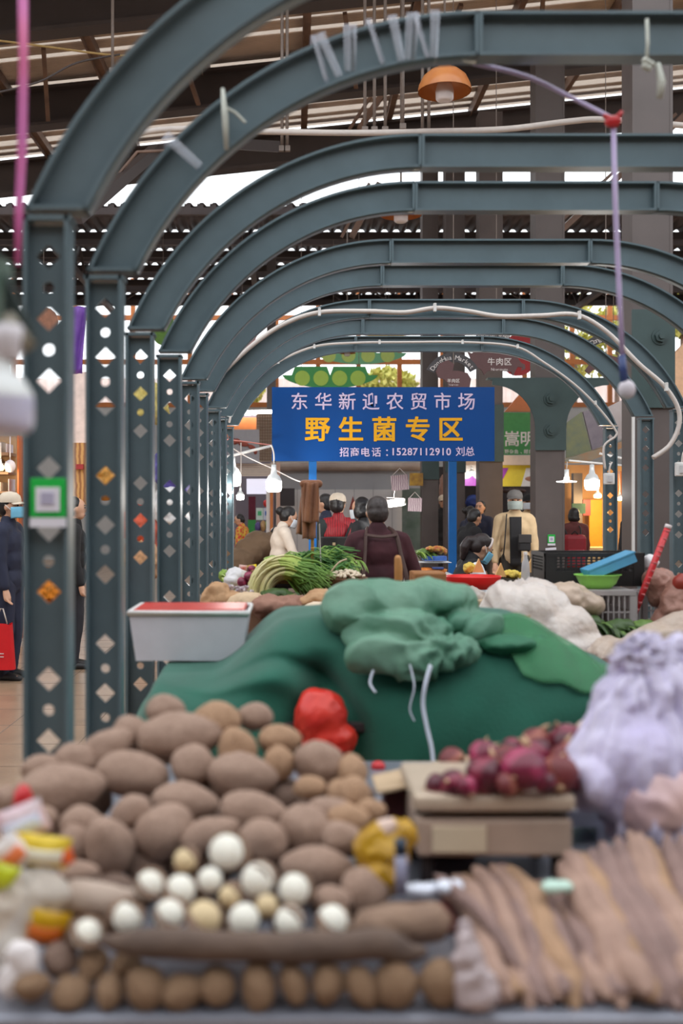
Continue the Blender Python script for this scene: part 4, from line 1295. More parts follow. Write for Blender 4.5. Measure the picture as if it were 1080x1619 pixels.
# red decorated stick
a, b = P(1000, 978, 6.0), P(1056, 834, 6.0)
t = thing('decorated_stick', 'red stick wrapped with white speckled bands, leaning on the crates', 'stick', a)
m = MB(); m.cyl(a, b, 0.018, n=14); m.build('stick', mat('stick_red', (196, 30, 40), .35, rgb2=(214, 60, 66), scale=30), t)
for k in range(14):
    q = 0.05 + 0.9 * k / 13
    c = a.lerp(b, q + 0.015 * math.sin(k * 5)); dv = (b - a).normalized()
    m = MB()
    m.tube([c - dv * (0.004 + 0.003 * (k % 3)), c + Vector((0.001, 0, 0)), c + dv * 0.005], 0.0184, 12); m.build('band', mat('stick_spot', (222, 150, 152), .4, rgb2=(196, 40, 50), scale=70), t)
m = MB(); m.cyl(a.lerp(b, .99), a.lerp(b, 1.03), 0.0195, n=14); m.build('tip', mat('tip_white', (228, 214, 214), .4), t)
# brown bags at the edge
M_brown = mat('brown_film', (168, 124, 110), 0.5, rgb2=(146, 102, 88), scale=7, bump=.3, bscale=30)
blob_thing('brown_bag', [lump(1042, 918, 6.15, 50, 40), lump(1050, 940, 6.15, 56, 44)], M_brown, 'small crumpled brown bag leaning behind the red stick', 'bag', voxel=0.010, amp=0.014, freq=10, seed=5)
blob_thing('brown_bag', [lump(1068, 965, 6.0, 54, 80), lump(1080, 940, 6.0, 56, 60), lump(1052, 985, 6.0, 40, 50), lump(1092, 985, 6.0, 60, 60)], M_brown, 'tall brown bag standing at the picture edge past the red stick', 'bag', voxel=0.012, amp=0.018, freq=9, seed=15)
blob_thing('white_bag', [lump(1028, 890, 6.3, 26, 26), lump(1064, 922, 6.2, 22, 20)], mat('white_film', (226, 222, 224), .4, var=.04), 'scrap of white bag peeping out behind the small brown bag', 'bag', voxel=0.008, amp=0.008, freq=14)
m = MB(); m.ball(P(1078, 922, 5.95), (0.05, 0.05, 0.055), lump=.1); single('red_fruit', m, mat('fruit_red', (150, 52, 40), .4), 'dark red fruit lying on the tall brown bag at the edge', 'fruit')
# ------------------------------------------------------------------ the blue market sign on its two legs
SD = 11.0; s = FPX / SD
M_sign = mat('sign_blue', (12, 74, 146), 0.35, var=0.04, scale=3)
M_pole = mat('pole_blue', (22, 92, 158), 0.4, var=0.06)
a = P(430, 729, SD); b = P(782, 612, SD)
t = thing('market_sign', 'big blue market sign board on two blue legs', 'sign', ((a.x + b.x) / 2, SD, 0))
m = MB(); m.box2((a.x, SD, a.z), (b.x, SD + 0.05, b.z)); bd_ = m.build('board', M_sign, t)
m = MB()
for k, ch in enumerate('东华新迎农贸市场'):
    write_line(m, ch, P(473.5 + 37.7 * k, 635, SD), 1, 28.5 / s, 0.01)
m.build('name_lettering', mat('sign_pink', (226, 206, 236), .5, var=0), bd_)
m = MB()
for k, ch in enumerate('野生菌专区'):
    for ax, az in ((-.5, -.5), (.5, .5), (-.5, .5), (.5, -.5), (0, 0), (-.6, 0), (.6, 0)):
        write_line(m, ch, P(502 + 52.8 * k + ax, 679 + az, SD), 1, 41 / s, 0.008, lift=0.004 + 0.0004 * (ax + 1.3 * az))
m.build('title_lettering', mat('sign_yellow', (246, 178, 20), .5, var=0), bd_)
m = MB()
for k, ch in enumerate('招商电话：'):
    write_line(m, ch, P(544 + 17.0 * k, 715, SD), 1, 15.5 / s, 0.012)
write_line(m, '15287112910', P(665.5, 714, SD), 8.75 / s, 16 / s, 0.02)
for k, ch in enumerate('刘总'):
    write_line(m, ch, P(727.5 + 15.5 * k, 714, SD), 1, 15.5 / s, 0.012)
m.build('phone_lettering', MATS['sign_pink'], bd_)
for x in (494.5, 716):
    c = P(x, 729, SD)
    m = MB(); m.box2((c.x - .04, SD + 0.005, 0), (c.x + .04, SD + 0.05, c.z - 0.001)); m.box2((c.x - .12, SD - .1, 0), (c.x + .12, SD + 0.16, 0.02)); m.build('leg', M_pole, t)

# notice boards in green frames (their code square stays blank)
def notice(px, py, d, w, h, label, name='green_notice'):
    s = FPX / d
    c = P(px, py, d)
    t = thing(name, label, 'notice', (c.x, d, c.z - h / 2 / s))
    W, H = w / s, h / s
    m = MB(); m.box(c + Vector((0, 0, H * .0)), (W, 0.006, H), bevel=0.002); m.build('frame', mat('notice_green', (26, 178, 70), .4, var=.03), t)
    m = MB(); m.box(c + Vector((0, -0.005, -H * .04)), (W * .68, 0.004, H * .62)); k = m.build('card', mat('card_white', (224, 222, 232), .5, var=.03), t)
    m = MB(); m.box(c + Vector((0, -0.0085, -H * .02)), (W * .36, 0.003, H * .3)); m.build('grey_square', mat('card_grey', (176, 172, 196), .5, var=.05), k)
    m = MB(); m.box(c + Vector((0, -0.001, -H * .63)), (W * 1.02, 0.005, H * .24)); m.build('name_strip', mat('card_white', (224, 222, 232), .5), t)
    return t
notice(76, 787, 2.88 - FW / 2 - 0.008, 56, 62, 'green framed white notice fixed to the post of the first arch')
notice(872, 852, 14.99, 12, 14, 'tiny green notice stuck on the brown column behind the black crate')
m = MB(); m.box(P(871, 868, 14.985), (0.15, 0.006, 0.035), Euler((0, R(-5), 0)).to_matrix()); single('paper_sticker', m, MATS['card_white'], 'white paper strip stuck low on the brown column, under the tiny notice', 'sticker')
notice(678, 855, 27.4, 8, 9, 'tiny green notice on the thin far column above the vegetable display')

# ------------------------------------------------------------------ light bulbs and lamps
M_glow = mat('bulb_glow', (255, 252, 246), 0.4, var=0, emit=(255, 250, 244), power=14.0)
M_glow_warm = mat('bulb_glow_warm', (255, 214, 150), 0.4, var=0, emit=(255, 196, 110), power=14.0)
M_off = mat('bulb_off', (204, 202, 226), 0.3, var=0.03, sss=0.1)
M_sock = mat('bulb_neck', (220, 222, 222), 0.35, var=0.03)
def led_bulb(px, py, d, w, h, label, m_glow=None, power=12, col=(1, .97, .92), cord=None, group=None, name='led_bulb', ):
    """big round-shouldered bulb hanging cap up; (px, py) is the middle of the glass."""
    s = FPX / d
    c = P(px, py, d); r = w / 2 / s; H = h / s
    t = thing(name, label, 'bulb', (c.x, d, c.z - H / 2), group)
    m = MB(); m.lathe([(0, -H * .5), (r * .7, -H * .49), (r * .92, -H * .42), (r, -H * .25), (r, H * .12)], c, 20); m.build('diffuser', m_glow or M_glow, t)
    m = MB(); m.lathe([(r, H * .12), (r * .96, H * .2), (r * .7, H * .42), (r * .42, H * .52), (r * .32, H * .8), (r * .30, H * 1.05), (0, H * 1.06)], c, 20); m.build('neck', M_sock, t)
    if cord:
        m = MB(); m.tube(smooth_path([c + Vector((0, 0, H * 1.05))] + [P(*q) for q in cord], 4), 0.008, 6); m.build('cord', M_conduit, t)
    if power:
        point_light('bulb_light', (c.x, d - r - 0.06, c.z - H * .5 - 0.05), power * 2.2, col, 0.05)
    return t
led_bulb(368, 754, 10.6, 26, 30, 'bright white bulb hanging right beside the arch posts, under the slanting white pole', cord=[(366, 712, 10.6), (362, 705, 10.6)])
led_bulb(433, 764, 10.6, 25, 28, 'bright white bulb hanging from a white cord just below the blue sign corner', cord=[(433, 718, 10.6), (430, 706, 10.6), (428, 704, 10.6)])
led_bulb(380, 784, 15.0, 12, 13, 'small white bulb glowing farther back, above the floral jacket', power=8, cord=[(381, 748, 15), (381, 700, 15)])
led_bulb(936, 762, 12.2, 23, 26, 'bright white bulb hanging between the column and the farthest arch post', power=14, cord=[(935, 732, 12.2)])
led_bulb(980, 787, 17.0, 9, 9, 'small warm yellow bulb behind the farthest arch post', M_glow_warm, 10, (1, .72, .36), cord=[(980, 768, 17), (979, 745, 17)])
led_bulb(945, 783, 17.5, 12, 9, 'warm yellow bulb glowing above the red shop counter', M_glow_warm, 12, (1, .7, .35), cord=[(945, 760, 17.5)])
led_bulb(746, 747, 19.6, 10, 8, 'small white bulb glowing before the purple and white shop sign', power=6, cord=[(746, 735, 19.6)])
c = P(896, 761, 12.6); t = thing('disc_lamp', 'flat disc lamp glowing white beside the brown column', 'lamp', c)
s = FPX / 12.6
m = MB(); m.lathe([(0, -0.012), (15 / s, -0.010), (15.5 / s, 0), (0, 0.012)], c, 24); m.build('disc', M_glow, t)
m = MB(); m.lathe([(5 / s, 0.0), (4.5 / s, 0.05), (3.6 / s, 0.06), (3.6 / s, 0.14), (0, 0.14)], c, 14); m.build('neck', M_sock, t)
m = MB(); m.tube([c + Vector((0, 0, .14)), P(897, 730, 12.6)], .006, 6); m.build('cord', M_conduit, t)
# unlit big bulb close to us, on its bracket
t = led_bulb(4, 640, 1.55, 98, 96, 'big unlit lilac-white bulb hanging close at the picture edge', M_off, 0)
m = MB(); m.lathe([(0.016, 0.0), (0.020, 0.01), (0.022, 0.03), (0.022, 0.05), (0.0, 0.055)], P(12, 570, 1.55), 16); m.build('socket', mat('socket_white', (214, 208, 214), .4), t)
M_brk = mat('bracket_green', (30, 44, 42), 0.5, var=.15)
t = thing('lamp_bracket', 'dark green slanting bracket holding the big unlit bulb', 'bracket', P(-20, 560, 1.6))
m = MB(); a = P(-40, 360, 1.62); b = P(48, 545, 1.62); m.tube([a, b], 0.018, 4); m.tube([a + Vector((-.04, .02, 0)), b + Vector((-.05, .02, -.01))], 0.02, 4); m.build('bar', M_brk, t)
m = MB(); m.tube([P(10, 500, 1.56), P(44, 552, 1.56)], [0.010, 0.014], 8); m.build('clamp', mat('clamp_tan', (128, 120, 104), .5), t)
m = MB(); m.box2(P(-30, 545, 1.60), P(20, 420, 1.66)); m.build('plate', mat('bracket_plate', (62, 96, 84), .5, rgb2=(120, 130, 120), scale=14), t)
# brown dome pendants
M_dome = mat('dome_enamel', (204, 132, 74), 0.3, rgb2=(186, 110, 58), scale=4)
M_bulbg = mat('pendant_bulb', (232, 222, 222), 0.25, var=.03)
def pendant(px, py, d, w, label, top=True):
    s = FPX / d; c = P(px, py, d); r = w / 2 / s
    t = thing('pendant_lamp', label, 'lamp', c)
    m = MB(); m.lathe([(r, -r * .10), (r * 1.0, 0.0), (r * .96, r * .16), (r * .82, r * .45), (r * .55, r * .68), (r * .26, r * .78), (0.24 * r, r * .80)], c, 28)
    m.lathe([(r * .97, -r * .10), (r * .93, r * .14), (r * .78, r * .43), (r * .5, r * .65), (0, r * .74)], c, 28); m.build('shade', M_dome, t)
    m = MB(); m.lathe([(.24 * r, r * .78), (.24 * r, r * .95), (.3 * r, r * .97), (.3 * r, r * 1.03), (.2 * r, r * 1.05), (.2 * r, r * 1.3), (0, r * 1.3)], c, 18); m.build('cap', M_dome, t)
    m = MB(); m.lathe([(0, -r * .46), (.24 * r, -r * .45), (.33 * r, -r * .38), (.35 * r, -r * .1), (.30 * r, r * .1), (.2 * r, r * .5), (0, r * .5)], c, 18); m.build('bulb', M_bulbg, t)
    m = MB(); m.tube([c + Vector((0, 0, r * 1.3)), Vector((c.x, c.y, (roofz(c.x) + .78) if d < 20 else ZB - .1))], .012, 6); m.build('rod', M_rod, t)
pendant(703, 141, 11.5, 84, 'brown dome pendant lamp hanging highest, under the tape-wound arch top')
pendant(634, 337, 13.5, 66, 'brown dome pendant lamp half hidden behind the fifth arch top')
pendant(549, 557, 21.0, 27, 'small far brown dome lamp before the green pea pod board')
m = MB()

# ------------------------------------------------------------------ the stall with garlic shoots, scallions and kraft bags
zc2 = 0.93
m = MB(); m.box2((-0.52, 6.30, 0.742), (0.66, 7.27, zc2), bevel=0.01); single('produce_counter', m, mat('counter_wood', (120, 84, 62), .7, var=.15), 'low wooden counter under the garlic shoots and kraft bags', 'counter')
M_kraft = mat('kraft_paper', (190, 150, 112), 0.8, rgb2=(170, 128, 92), scale=6, bump=.3, bscale=20)
M_kraft2 = mat('kraft_dark', (160, 118, 100), 0.8, rgb2=(136, 96, 82), scale=6, bump=.3, bscale=20)
blob_thing('kraft_bag', [lump(345, 942, 6.45, 44, 40), lump(362, 950, 6.45, 50, 34), lump(334, 950, 6.45, 30, 36)], M_kraft, 'crumpled kraft paper bag leaning on the arch post', 'bag', voxel=.011, amp=.018, freq=9, seed=1)
blob_thing('kraft_bag', [lump(392, 952, 6.4, 60, 30), lump(380, 956, 6.4, 50, 30)], mat('kraft_pale', (206, 178, 146), .8, var=.08), 'pale kraft bag lying flat below the garlic shoots', 'bag', voxel=.011, amp=.012, freq=9, seed=2)
blob_thing('kraft_bag', [lump(428, 958, 6.35, 70, 34), lump(460, 955, 6.35, 60, 26), lump(412, 965, 6.35, 40, 34)], M_kraft2, 'dark brown paper bag spread before the leafy bunch', 'bag', voxel=.011, amp=.016, freq=9, seed=3)
blob_thing('kraft_bag', [lump(505, 945, 6.35, 50, 26), lump(530, 950, 6.35, 50, 30), lump(490, 950, 6.35, 40, 22)], M_kraft, 'torn brown paper bag between the garlic basket and the net sack', 'bag', voxel=.011, amp=.016, freq=10, seed=4)
blob_thing('kraft_bag', [lump(505, 965, 6.2, 60, 26)], mat('paper_cream', (222, 200, 176), .7, var=.05), 'cream paper packet at the edge of the torn bag', 'bag', voxel=.011, amp=.008, freq=9, seed=7)
# rolled garlic shoots
t = thing('garlic_shoots', 'thick roll of pale garlic shoots bent round with green tips spilling sideways', 'vegetable', P(445, 946, 6.75))
pal, grn, mid = MB(), MB(), MB()
for k in range(190):
    rr = rnd.uniform(0.46, 1.04)
    d = 6.62 + rnd.uniform(0, .30)
    R1 = 54 * rr
    cx, cy = 450 + rnd.uniform(-6, 6), 940 + rnd.uniform(-5, 3)
    pts = []
    for q in range(10):
        a = R(195 - q * 14.5)
        pts.append((cx - 2 + R1 * 0.98 * math.cos(a), cy - R1 * 1.05 * math.sin(a), d))
    ex, ey = pts[-1][0], pts[-1][1]
    dx = rnd.uniform(14, 62); 
    tail = [(ex + dx * .5, ey + rnd.uniform(2, 18), d), (ex + dx, ey + rnd.uniform(8, 48), d - .03)]
    if tail[-1][1] > 945: tail[-1] = (tail[-1][0], 944, d)
    if tail[0][1] > 940: tail[0] = (tail[0][0], 938, d)
    wp = [P(*q) for q in pts]; wt = [P(*q) for q in tail]
    pal.tube(wp[:8], 0.0085, 5, cap=False); mid.tube(wp[7:10], 0.008, 5, cap=False)
    grn.tube([wp[-1]] + wt, [0.007, 0.006, 0.002], 5, cap=False)
pal.build('pale_stems', mat('shoot_pale', (226, 214, 172), .5, rgb2=(200, 196, 130), scale=9), t)
mid.build('mid_stems', mat('shoot_mid', (190, 200, 110), .5, rgb2=(158, 182, 80), scale=9), t)
grn.build('green_tips', mat('shoot_green', (122, 160, 62), .5, rgb2=(88, 128, 48), scale=9), t)
greens('leafy_bunch', 437, 938, 6.5, 56, 24, 60, 0, 'dark leafy bunch tucked inside the roll of garlic shoots')
m = MB(); m.box(P(440, 918, 6.9), (.14, .1, .035)); single('cardboard_box', m, M_card, 'small flat carton inside the roll of garlic shoots', 'box')
# scallions heaped behind
def scallions(px, py, d, w, h, n, label, dirx):
    t = thing('scallion_bunch', label, 'vegetable', P(px, py + h / 2, d))
    A, B = MB(), MB(); s = FPX / d
    for k in range(n):
        y = rnd.uniform(-.5, .5); x = rnd.uniform(-.5, .1) * w * dirx
        p = P(px + x, py + y * h, d + rnd.uniform(-.08, .12) )
        q = p + Vector((dirx * rnd.uniform(.35, .6) * w / s, rnd.uniform(-.12, .04), rnd.uniform(-.03, .05)))
        mm = p.lerp(q, .5) + Vector((0, 0, rnd.uniform(.01, .05)))
        (A if k % 3 else B).tube([p, mm, q], [.006, .0055, .002], 5, cap=False)
    A.build('green_leaves', mat('scallion_green', (84, 138, 60), .5, rgb2=(56, 104, 46), scale=9), t)
    B.build('pale_leaves', mat('scallion_pale', (158, 192, 96), .5, rgb2=(120, 164, 70), scale=9), t)
    k = MB(); k.ball(P(px, py + h * .12, d + .04), (w * .42 / s, .10, h * .42 / s), lump=.2); k.build('core', M_green[0], t)
for (q, l) in (((470, 892, 7.10, 84, 22, 110), 'scallion bunch lying on top of the roll of garlic shoots'), ((520, 890, 7.15, 80, 30, 120), 'scallion bunch heaped beside the bamboo stick'), ((535, 908, 7.05, 56, 22, 70), 'scallion bunch drooping towards the garlic basket'), ((480, 908, 7.18, 60, 26, 60), 'scallion bunch buried behind the garlic shoots')):
    scallions(*q[:4], *q[4:], l, 1)
greens('lettuce_bunch', 432, 884, 7.15, 34, 18, 40, 2, 'bright green leafy bunch behind the roll of garlic shoots')
greens('lettuce_bunch', 548, 885, 7.2, 30, 26, 40, 2, 'bright green sprigs against the sleeve of the maroon jacket')
m = MB(); m.box2(P(425, 930, 7.0) + Vector((0, -.02, 0)), P(560, 905, 7.24), bevel=.01); o = m.build('produce_crate', M_dark); 
rezero(o); tag(o, 'dark crate that carries the heap of scallions', 'crate')
# garlic basket
bc = P(548, 942, 6.85); s = FPX / 6.85
t = thing('garlic_basket', 'brown basket heaped with peeled garlic beside the maroon jacket', 'basket', bc)
r = 33 / s
m = MB(); m.lathe([(0, 0), (.7 * r, 0), (.95 * r, .08), (1.02 * r, .11), (1.02 * r, .118), (.93 * r, .115), (.68 * r, .012), (0, .012)], bc, 26); m.build('bowl', mat('basket_brown', (122, 82, 56), .8, kind='wave', rgb2=(92, 60, 42), scale=30), t)
m = MB(); m.tube(smooth_path([bc + Vector((-r, 0, .11)), P(522, 906, 6.85), P(535, 890, 6.85), P(548, 884, 6.88)]), .006, 6); m.build('handle', mat('handle_pale', (196, 176, 144), .6), t)
m = MB()
for k in range(70):
    a = rnd.uniform(0, 2 * PI); q = math.sqrt(rnd.random()) * .86 * r
    m.ball(bc + Vector((q * math.cos(a), q * math.sin(a), .112 + .045 * (1 - (q / r) ** 2) + rnd.uniform(-.006, .006))), (.014, .011, .011), Euler((rnd.random() * 3, rnd.random() * 3, 0)).to_matrix(), sub=1)
o = single('garlic_cloves', m, mat('garlic_clove', (226, 208, 184), .5, var=.08), 'peeled garlic cloves heaped in the brown basket', 'garlic'); o['kind'] = 'stuff'
# onions, beans and packets by the post
LO2, GO2 = 'small red onion lying by the arch post beside the striped beans', 'onions by the striped beans'
for (px, py, dd) in ((383, 921, 18), (395, 912, 20), (402, 921, 16), (398, 900, 14), (388, 930, 14)):
    onion(px, py, dd, 6.75, 1, LO2, GO2)
m = MB()
for k in range(130):
    m.ball(P(rnd.uniform(348, 400), rnd.uniform(926, 940), 6.7 + rnd.uniform(-.1, .1)) , (.016, .009, .009), Euler((rnd.random() * 3, rnd.random() * 3, rnd.random() * 3)).to_matrix(), sub=1)
o = single('striped_beans', m, mat('bean_white', (226, 214, 214), .4, rgb2=(110, 78, 100), scale=30), 'white and purple beans heaped before the small red onions', 'beans'); o['kind'] = 'stuff'
m = MB(); m.box2((-.5, 6.5, zc2 + .002), (-.2, 7.0, zc2 + .075), bevel=.01); single('produce_box', m, M_card, 'shallow carton under the beans and small onions', 'box')
blob_thing('white_bag', [lump(374, 910, 6.95, 34, 26), lump(366, 918, 6.9, 24, 20)], mat('white_film', (226, 222, 224), .4), 'small white plastic bag behind the beans by the arch post', 'bag', voxel=.008, amp=.008, freq=14)
greens('pale_greens', 353, 908, 7.0, 18, 24, 26, 2, 'pale enoki-like tuft against the arch post')
packet(399, 900, 6.9, 15, 15, 8, (246, 214, 30), 'bright yellow packet standing above the small red onions')
packet(384, 899, 6.95, 14, 12, -8, (226, 216, 206), 'white and red packet beside the bright yellow one', (196, 60, 50))
# bamboo stick with a brown cloth
a, b = P(494, 912, 7.0), P(494, 764, 7.0)
t = thing('bamboo_stick', 'upright bamboo stick standing in the scallions', 'stick', a)
m = MB(); m.cyl(a, b, .011, n=10)
for k in range(5): c = a.lerp(b, .1 + .2 * k); m.cyl(c, c + Vector((0, 0, .008)), .0128, n=10)
m.build('cane', mat('bamboo', (196, 144, 76), .5, var=.12), t)
M_bcl = mat('brown_towel', (150, 98, 66), 0.85, rgb2=(126, 80, 54), scale=8, bump=.2, bscale=50, sheen=.3)
t = thing('brown_towel', 'folded brown towel draped over the top of the bamboo stick', 'towel', P(487, 850, 7.0))
def fold(x0, x1, y0, y1, dy, ph, slant=0):
    def f(u, v):
        p = P(x0 + (x1 - x0) * u + slant * v, y0 + (y1 - y0) * v, 7.0)
        return p + Vector((0, dy + .014 * math.sin(u * 11 + ph + v * 1.5) - .03 * (1 - v) * 0, 0.004 * math.sin(u * 9)))
    return f
m = MB(); m.grid(fold(480, 504, 763, 826, -.05, 0, -1), 26, 16, .006); m.build('front_flap', M_bcl, t)
m = MB(); m.grid(fold(477, 498, 764, 852, -.022, 2, 2), 26, 16, .006); m.build('middle_flap', M_bcl, t)
m = MB(); m.grid(fold(478, 492, 768, 845, .015, 1, -9), 20, 16, .006); m.build('back_flap', M_bcl, t)
m = MB(); m.tube([P(480, 765, 6.985), P(504, 765, 6.985)], .026, 10, round_ends=True); m.build('top_fold', M_bcl, t)
m = MB(); m.tube(smooth_path([P(505, 828, 7.02), P(506, 860, 7.02), P(508, 905, 7.02)]), .004, 6); single('white_string', m, M_conduit, 'thin white cord hanging beside the bamboo stick', 'cord')
# wicker tray and peg before the maroon jacket
m = MB(); a = P(655, 925, 6.9); b = P(706, 906, 6.9); m.box2((a.x, 6.9, a.z), (b.x, 7.2, b.z), bevel=.01); single('wicker_tray', m, mat('wicker', (170, 116, 70), .8, kind='wave', rgb2=(134, 88, 52), scale=40), 'flat wicker tray beside the maroon sleeve, before the display', 'tray')
m = MB(); m.box2((P(640, 0, 6.9).x, 6.88, .742), (P(716, 0, 6.9).x, 7.25, a.z - .002), bevel=.01); single('foam_box', m, mat('foam_white', (206, 200, 196), .7), 'pale foam box under the flat wicker tray', 'box')
m = MB(); m.tube([P(630, 916, 5.6), P(630, 895, 5.6), P(629, 883, 5.6)], [.022, .022, .018], 10, round_ends=True); single('wooden_peg', m, mat('handle_wood', (190, 132, 74), .5), 'stubby wooden handle sticking up behind the net sack', 'handle')

# ------------------------------------------------------------------ the seated girl's counter
M_tray = mat('tray_red', (226, 34, 34), 0.35, var=.04)
tc_ = P(748, 930, 8.35); s = FPX / 8.35
t = thing('red_tray', 'shallow round red plastic tray before the seated girl', 'tray', tc_)
r = 43 / s
m = MB(); m.lathe([(0, 0.0), (.86 * r, 0), (.98 * r, .05), (1.03 * r, .09), (1.03 * r, .098), (.95 * r, .095), (.84 * r, .012), (0, .012)], tc_, 32, squash=.9); m.build('dish', M_tray, t)
M_corn = mat('corn_yellow', (230, 206, 90), 0.6, rgb2=(212, 180, 80), scale=24)
for (q, l) in (((735 + 7, 898, 18, 16), 'small carton of yellow slices before the blue mask'), ((808, 908, 26, 12), 'yellow shredded bamboo piled behind the red tray'), ((826, 912, 22, 12), 'yellow shredded bamboo piled next to the bottle')):
    blob_thing('bamboo_shreds', [lump(q[0], q[1], 8.6, q[2], q[3])], M_corn, l, 'food', voxel=.007, amp=.014, freq=22, seed=q[0] % 17)
for k, (px, py) in enumerate(((790, 900), (838, 893), (755, 893))):
    m = MB(); c = P(px, py, 8.55); m.prism([(c.x - .04, c.z - .06), (c.x + .05, c.z - .06), (c.x + .01, c.z + .05)], 8.53, 8.57); single('bamboo_slice', m, mat('bamboo_slice', (226, 176, 110), .6, var=.1), ['tan slice standing at the rim of the red tray', 'tan slice standing beside the clear bottle', 'tan slice standing just below the blue mask'][k], 'food')
m = MB(); a = P(792, 930, 8.4); m.box2((a.x, 8.40, a.z - .0), (P(850, 0, 8.4).x, 8.7, a.z + .02), bevel=.004); single('black_tray', m, M_cblack, 'thin black tray under the yellow bamboo shreds', 'tray')
c = P(831, 925, 8.45); t = thing('plastic_bottle', 'clear tall plastic bottle behind the white plastic sheet', 'bottle', c); s = FPX / 8.45
m = MB(); m.lathe([(0, 0), (.034, 0), (.036, .02), (.034, .12), (.030, .17), (.016, .21), (.014, .24)], c, 16); m.build('body', mat('clear_plastic', (206, 206, 210), .15, var=.03, alpha=.6), t)
m = MB(); m.lathe([(0.016, .235), (.016, .26), (0, .262)], c, 12); m.build('cap', MATS['foam_white'], t)
greens('leaf_bundle', 856, 905, 8.7, 24, 24, 30, 1, 'mixed greens in a clear bag behind the clear bottle')
blob_thing('clear_bag', [lump(740, 945, 7.6, 60, 36), lump(712, 948, 7.6, 40, 36)], mat('clear_film2', (206, 194, 186), .3, var=.08, alpha=.7), 'clear plastic bag slumped below the red tray', 'bag', voxel=.012, amp=.012, freq=10)
m = MB(); m.box2((P(690, 0, 7.5).x, 7.40, .742), (P(792, 0, 7.5).x, 7.9, .90), bevel=.01)
single('cardboard_box', m, M_card, 'open tan carton under the clear bag below the red tray', 'box')
m = MB(); m.box(P(872, 920, 7.6), (.10, .06, .04), bevel=.006); single('white_packet', m, MATS['foam_white'], 'white packet with a blue edge beside the black crate', 'packet')
m = MB(); m.box2((P(842, 0, 7.6).x, 7.4, .742), (P(905, 0, 7.6).x, 7.9, P(0, 924, 7.6).z - .022), bevel=.01); single('foam_box', m, mat('foam_grey', (170, 162, 158), .7), 'grey foam box under the white packet beside the crates', 'box')
# vegetable display farther back
t0_ = table(P(655, 0, 10).x, P(712, 0, 10).x, 9.75, 10.25, P(0, 906, 10).z, 'small display table between the blue leg and the maroon sleeve', M_white, name='display_table')
dz = P(0, 906, 9.9).z + .003
blob_thing('dried_goods', [lump(672, 902, 9.95, 30, 8), lump(694, 902, 9.95, 26, 8)], mat('orange_goods', (204, 120, 50), .6, var=.2, scale=30), 'orange dried goods on the lower shelf of the display', 'food', voxel=.008, amp=.01, freq=24)
m = MB(); m.box2(P(663, 890, 9.9), P(708, 887, 10.15)); single('display_shelf', m, M_white, 'white shelf carrying the blue box of vegetables', 'shelf')
for x in (664, 707):
    pass
m = MB(); a = P(671, 887, 9.9); b = P(702, 878, 10.1); m.box2((a.x, 9.9, a.z), (b.x, 10.1, b.z), bevel=.004); single('blue_box', m, mat('box_blue', (46, 86, 176), .4, rgb2=(86, 128, 206), scale=24), 'blue printed box holding vegetables on the white shelf', 'box')
greens('vegetable_heap', 672, 872, 9.98, 30, 16, 40, 1, 'green and yellow vegetable heap above the blue printed box')
blob_thing('vegetable_heap', [lump(688, 868, 10.0, 30, 9), lump(698, 872, 10.0, 18, 10)], mat('veg_red', (176, 66, 50), .5, rgb2=(196, 160, 60), scale=30), 'red and orange vegetable heap on top of the blue printed box', 'vegetable', voxel=.008, amp=.012, freq=20)
m = MB(); m.box2(P(684, 900, 9.86), P(700, 896, 9.95), bevel=.004); single('blue_dish', m, M_blue, 'small blue dish on the lower shelf of the display', 'dish')
# ------------------------------------------------------------------ shop fronts behind the stalls
def poly(name, pix, d, th, m, parent=None, label=None, cat=None, group=None):
    mb = MB()
    mb.prism([((x - 464) / (FPX / d), EYE + (800 - y) / (FPX / d)) for x, y in pix], d, d + th)
    if parent is not None or label is None:
        return mb.build(name, m, parent)
    return single(name, mb, m, label, cat, group)
def rect(name, x0, x1, y0, y1, d, th, m, parent=None, label=None, cat=None, group=None):
    return poly(name, [(x0, y0), (x1, y0), (x1, y1), (x0, y1)], d, th, m, parent, label, cat, group)
def rod(name, pix, d, r, m, label, cat):
    mb = MB(); mb.tube([P(x, y, d) for x, y in pix], r, 8)
    return single(name, mb, m, label, cat)
M_grey = mat('panel_grey', (150, 150, 154), .6, var=.06, scale=2)
M_tile = mat('white_tile', (190, 186, 186), .4, var=.05, scale=3)
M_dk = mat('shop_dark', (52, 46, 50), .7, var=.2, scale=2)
M_purpgrey = mat('purple_grey', (126, 118, 130), .7, var=.08, scale=2)
d0 = 21.0
gz = 800 + EYE * FPX / d0     # pixel row of the floor there
m = MB(); m.prism([((x - 464) / (FPX / d0), EYE + (800 - y) / (FPX / d0)) for x, y in ((438, 774), (668, 774), (668, gz), (438, gz))], d0, d0 + .15); struct(m.build('wall_shop', M_tile))
for x in range(446, 668, 22):
    pass
m = MB()
for x in (470, 500, 530, 560, 590, 620, 650): m.box(P(x, 850, d0) + Vector((0, -.003, 0)), (.012, .006, 2.0))
struct(m.build('trim_2', mat('tile_line', (150, 148, 150), .7)))
rect('wall_panel', 436, 668, 744, 774, d0 + .02, .1, M_grey, None)
o = bpy.data.objects['wall_panel']; struct(o)
rod('shutter_roll', [(428, 738), (668, 738)], d0 - .1, .085, mat('roll_brown', (130, 112, 104), .5, rgb2=(170, 152, 140), scale=2), 'long brown roller of the shop front under the blue sign', 'roller')
rect('rack_board', 440, 466, 772, 800, 20.6, .05, M_dk, None, 'dark framed board on the shop wall behind the bun-haired woman', 'board')
poly('red_pennant', [(552, 806), (564, 806), (558, 784)], 20.5, .03, mat('pennant', (134, 58, 50), .7), None, 'red pointed pennant on the tiled wall behind the cream cap', 'pennant')
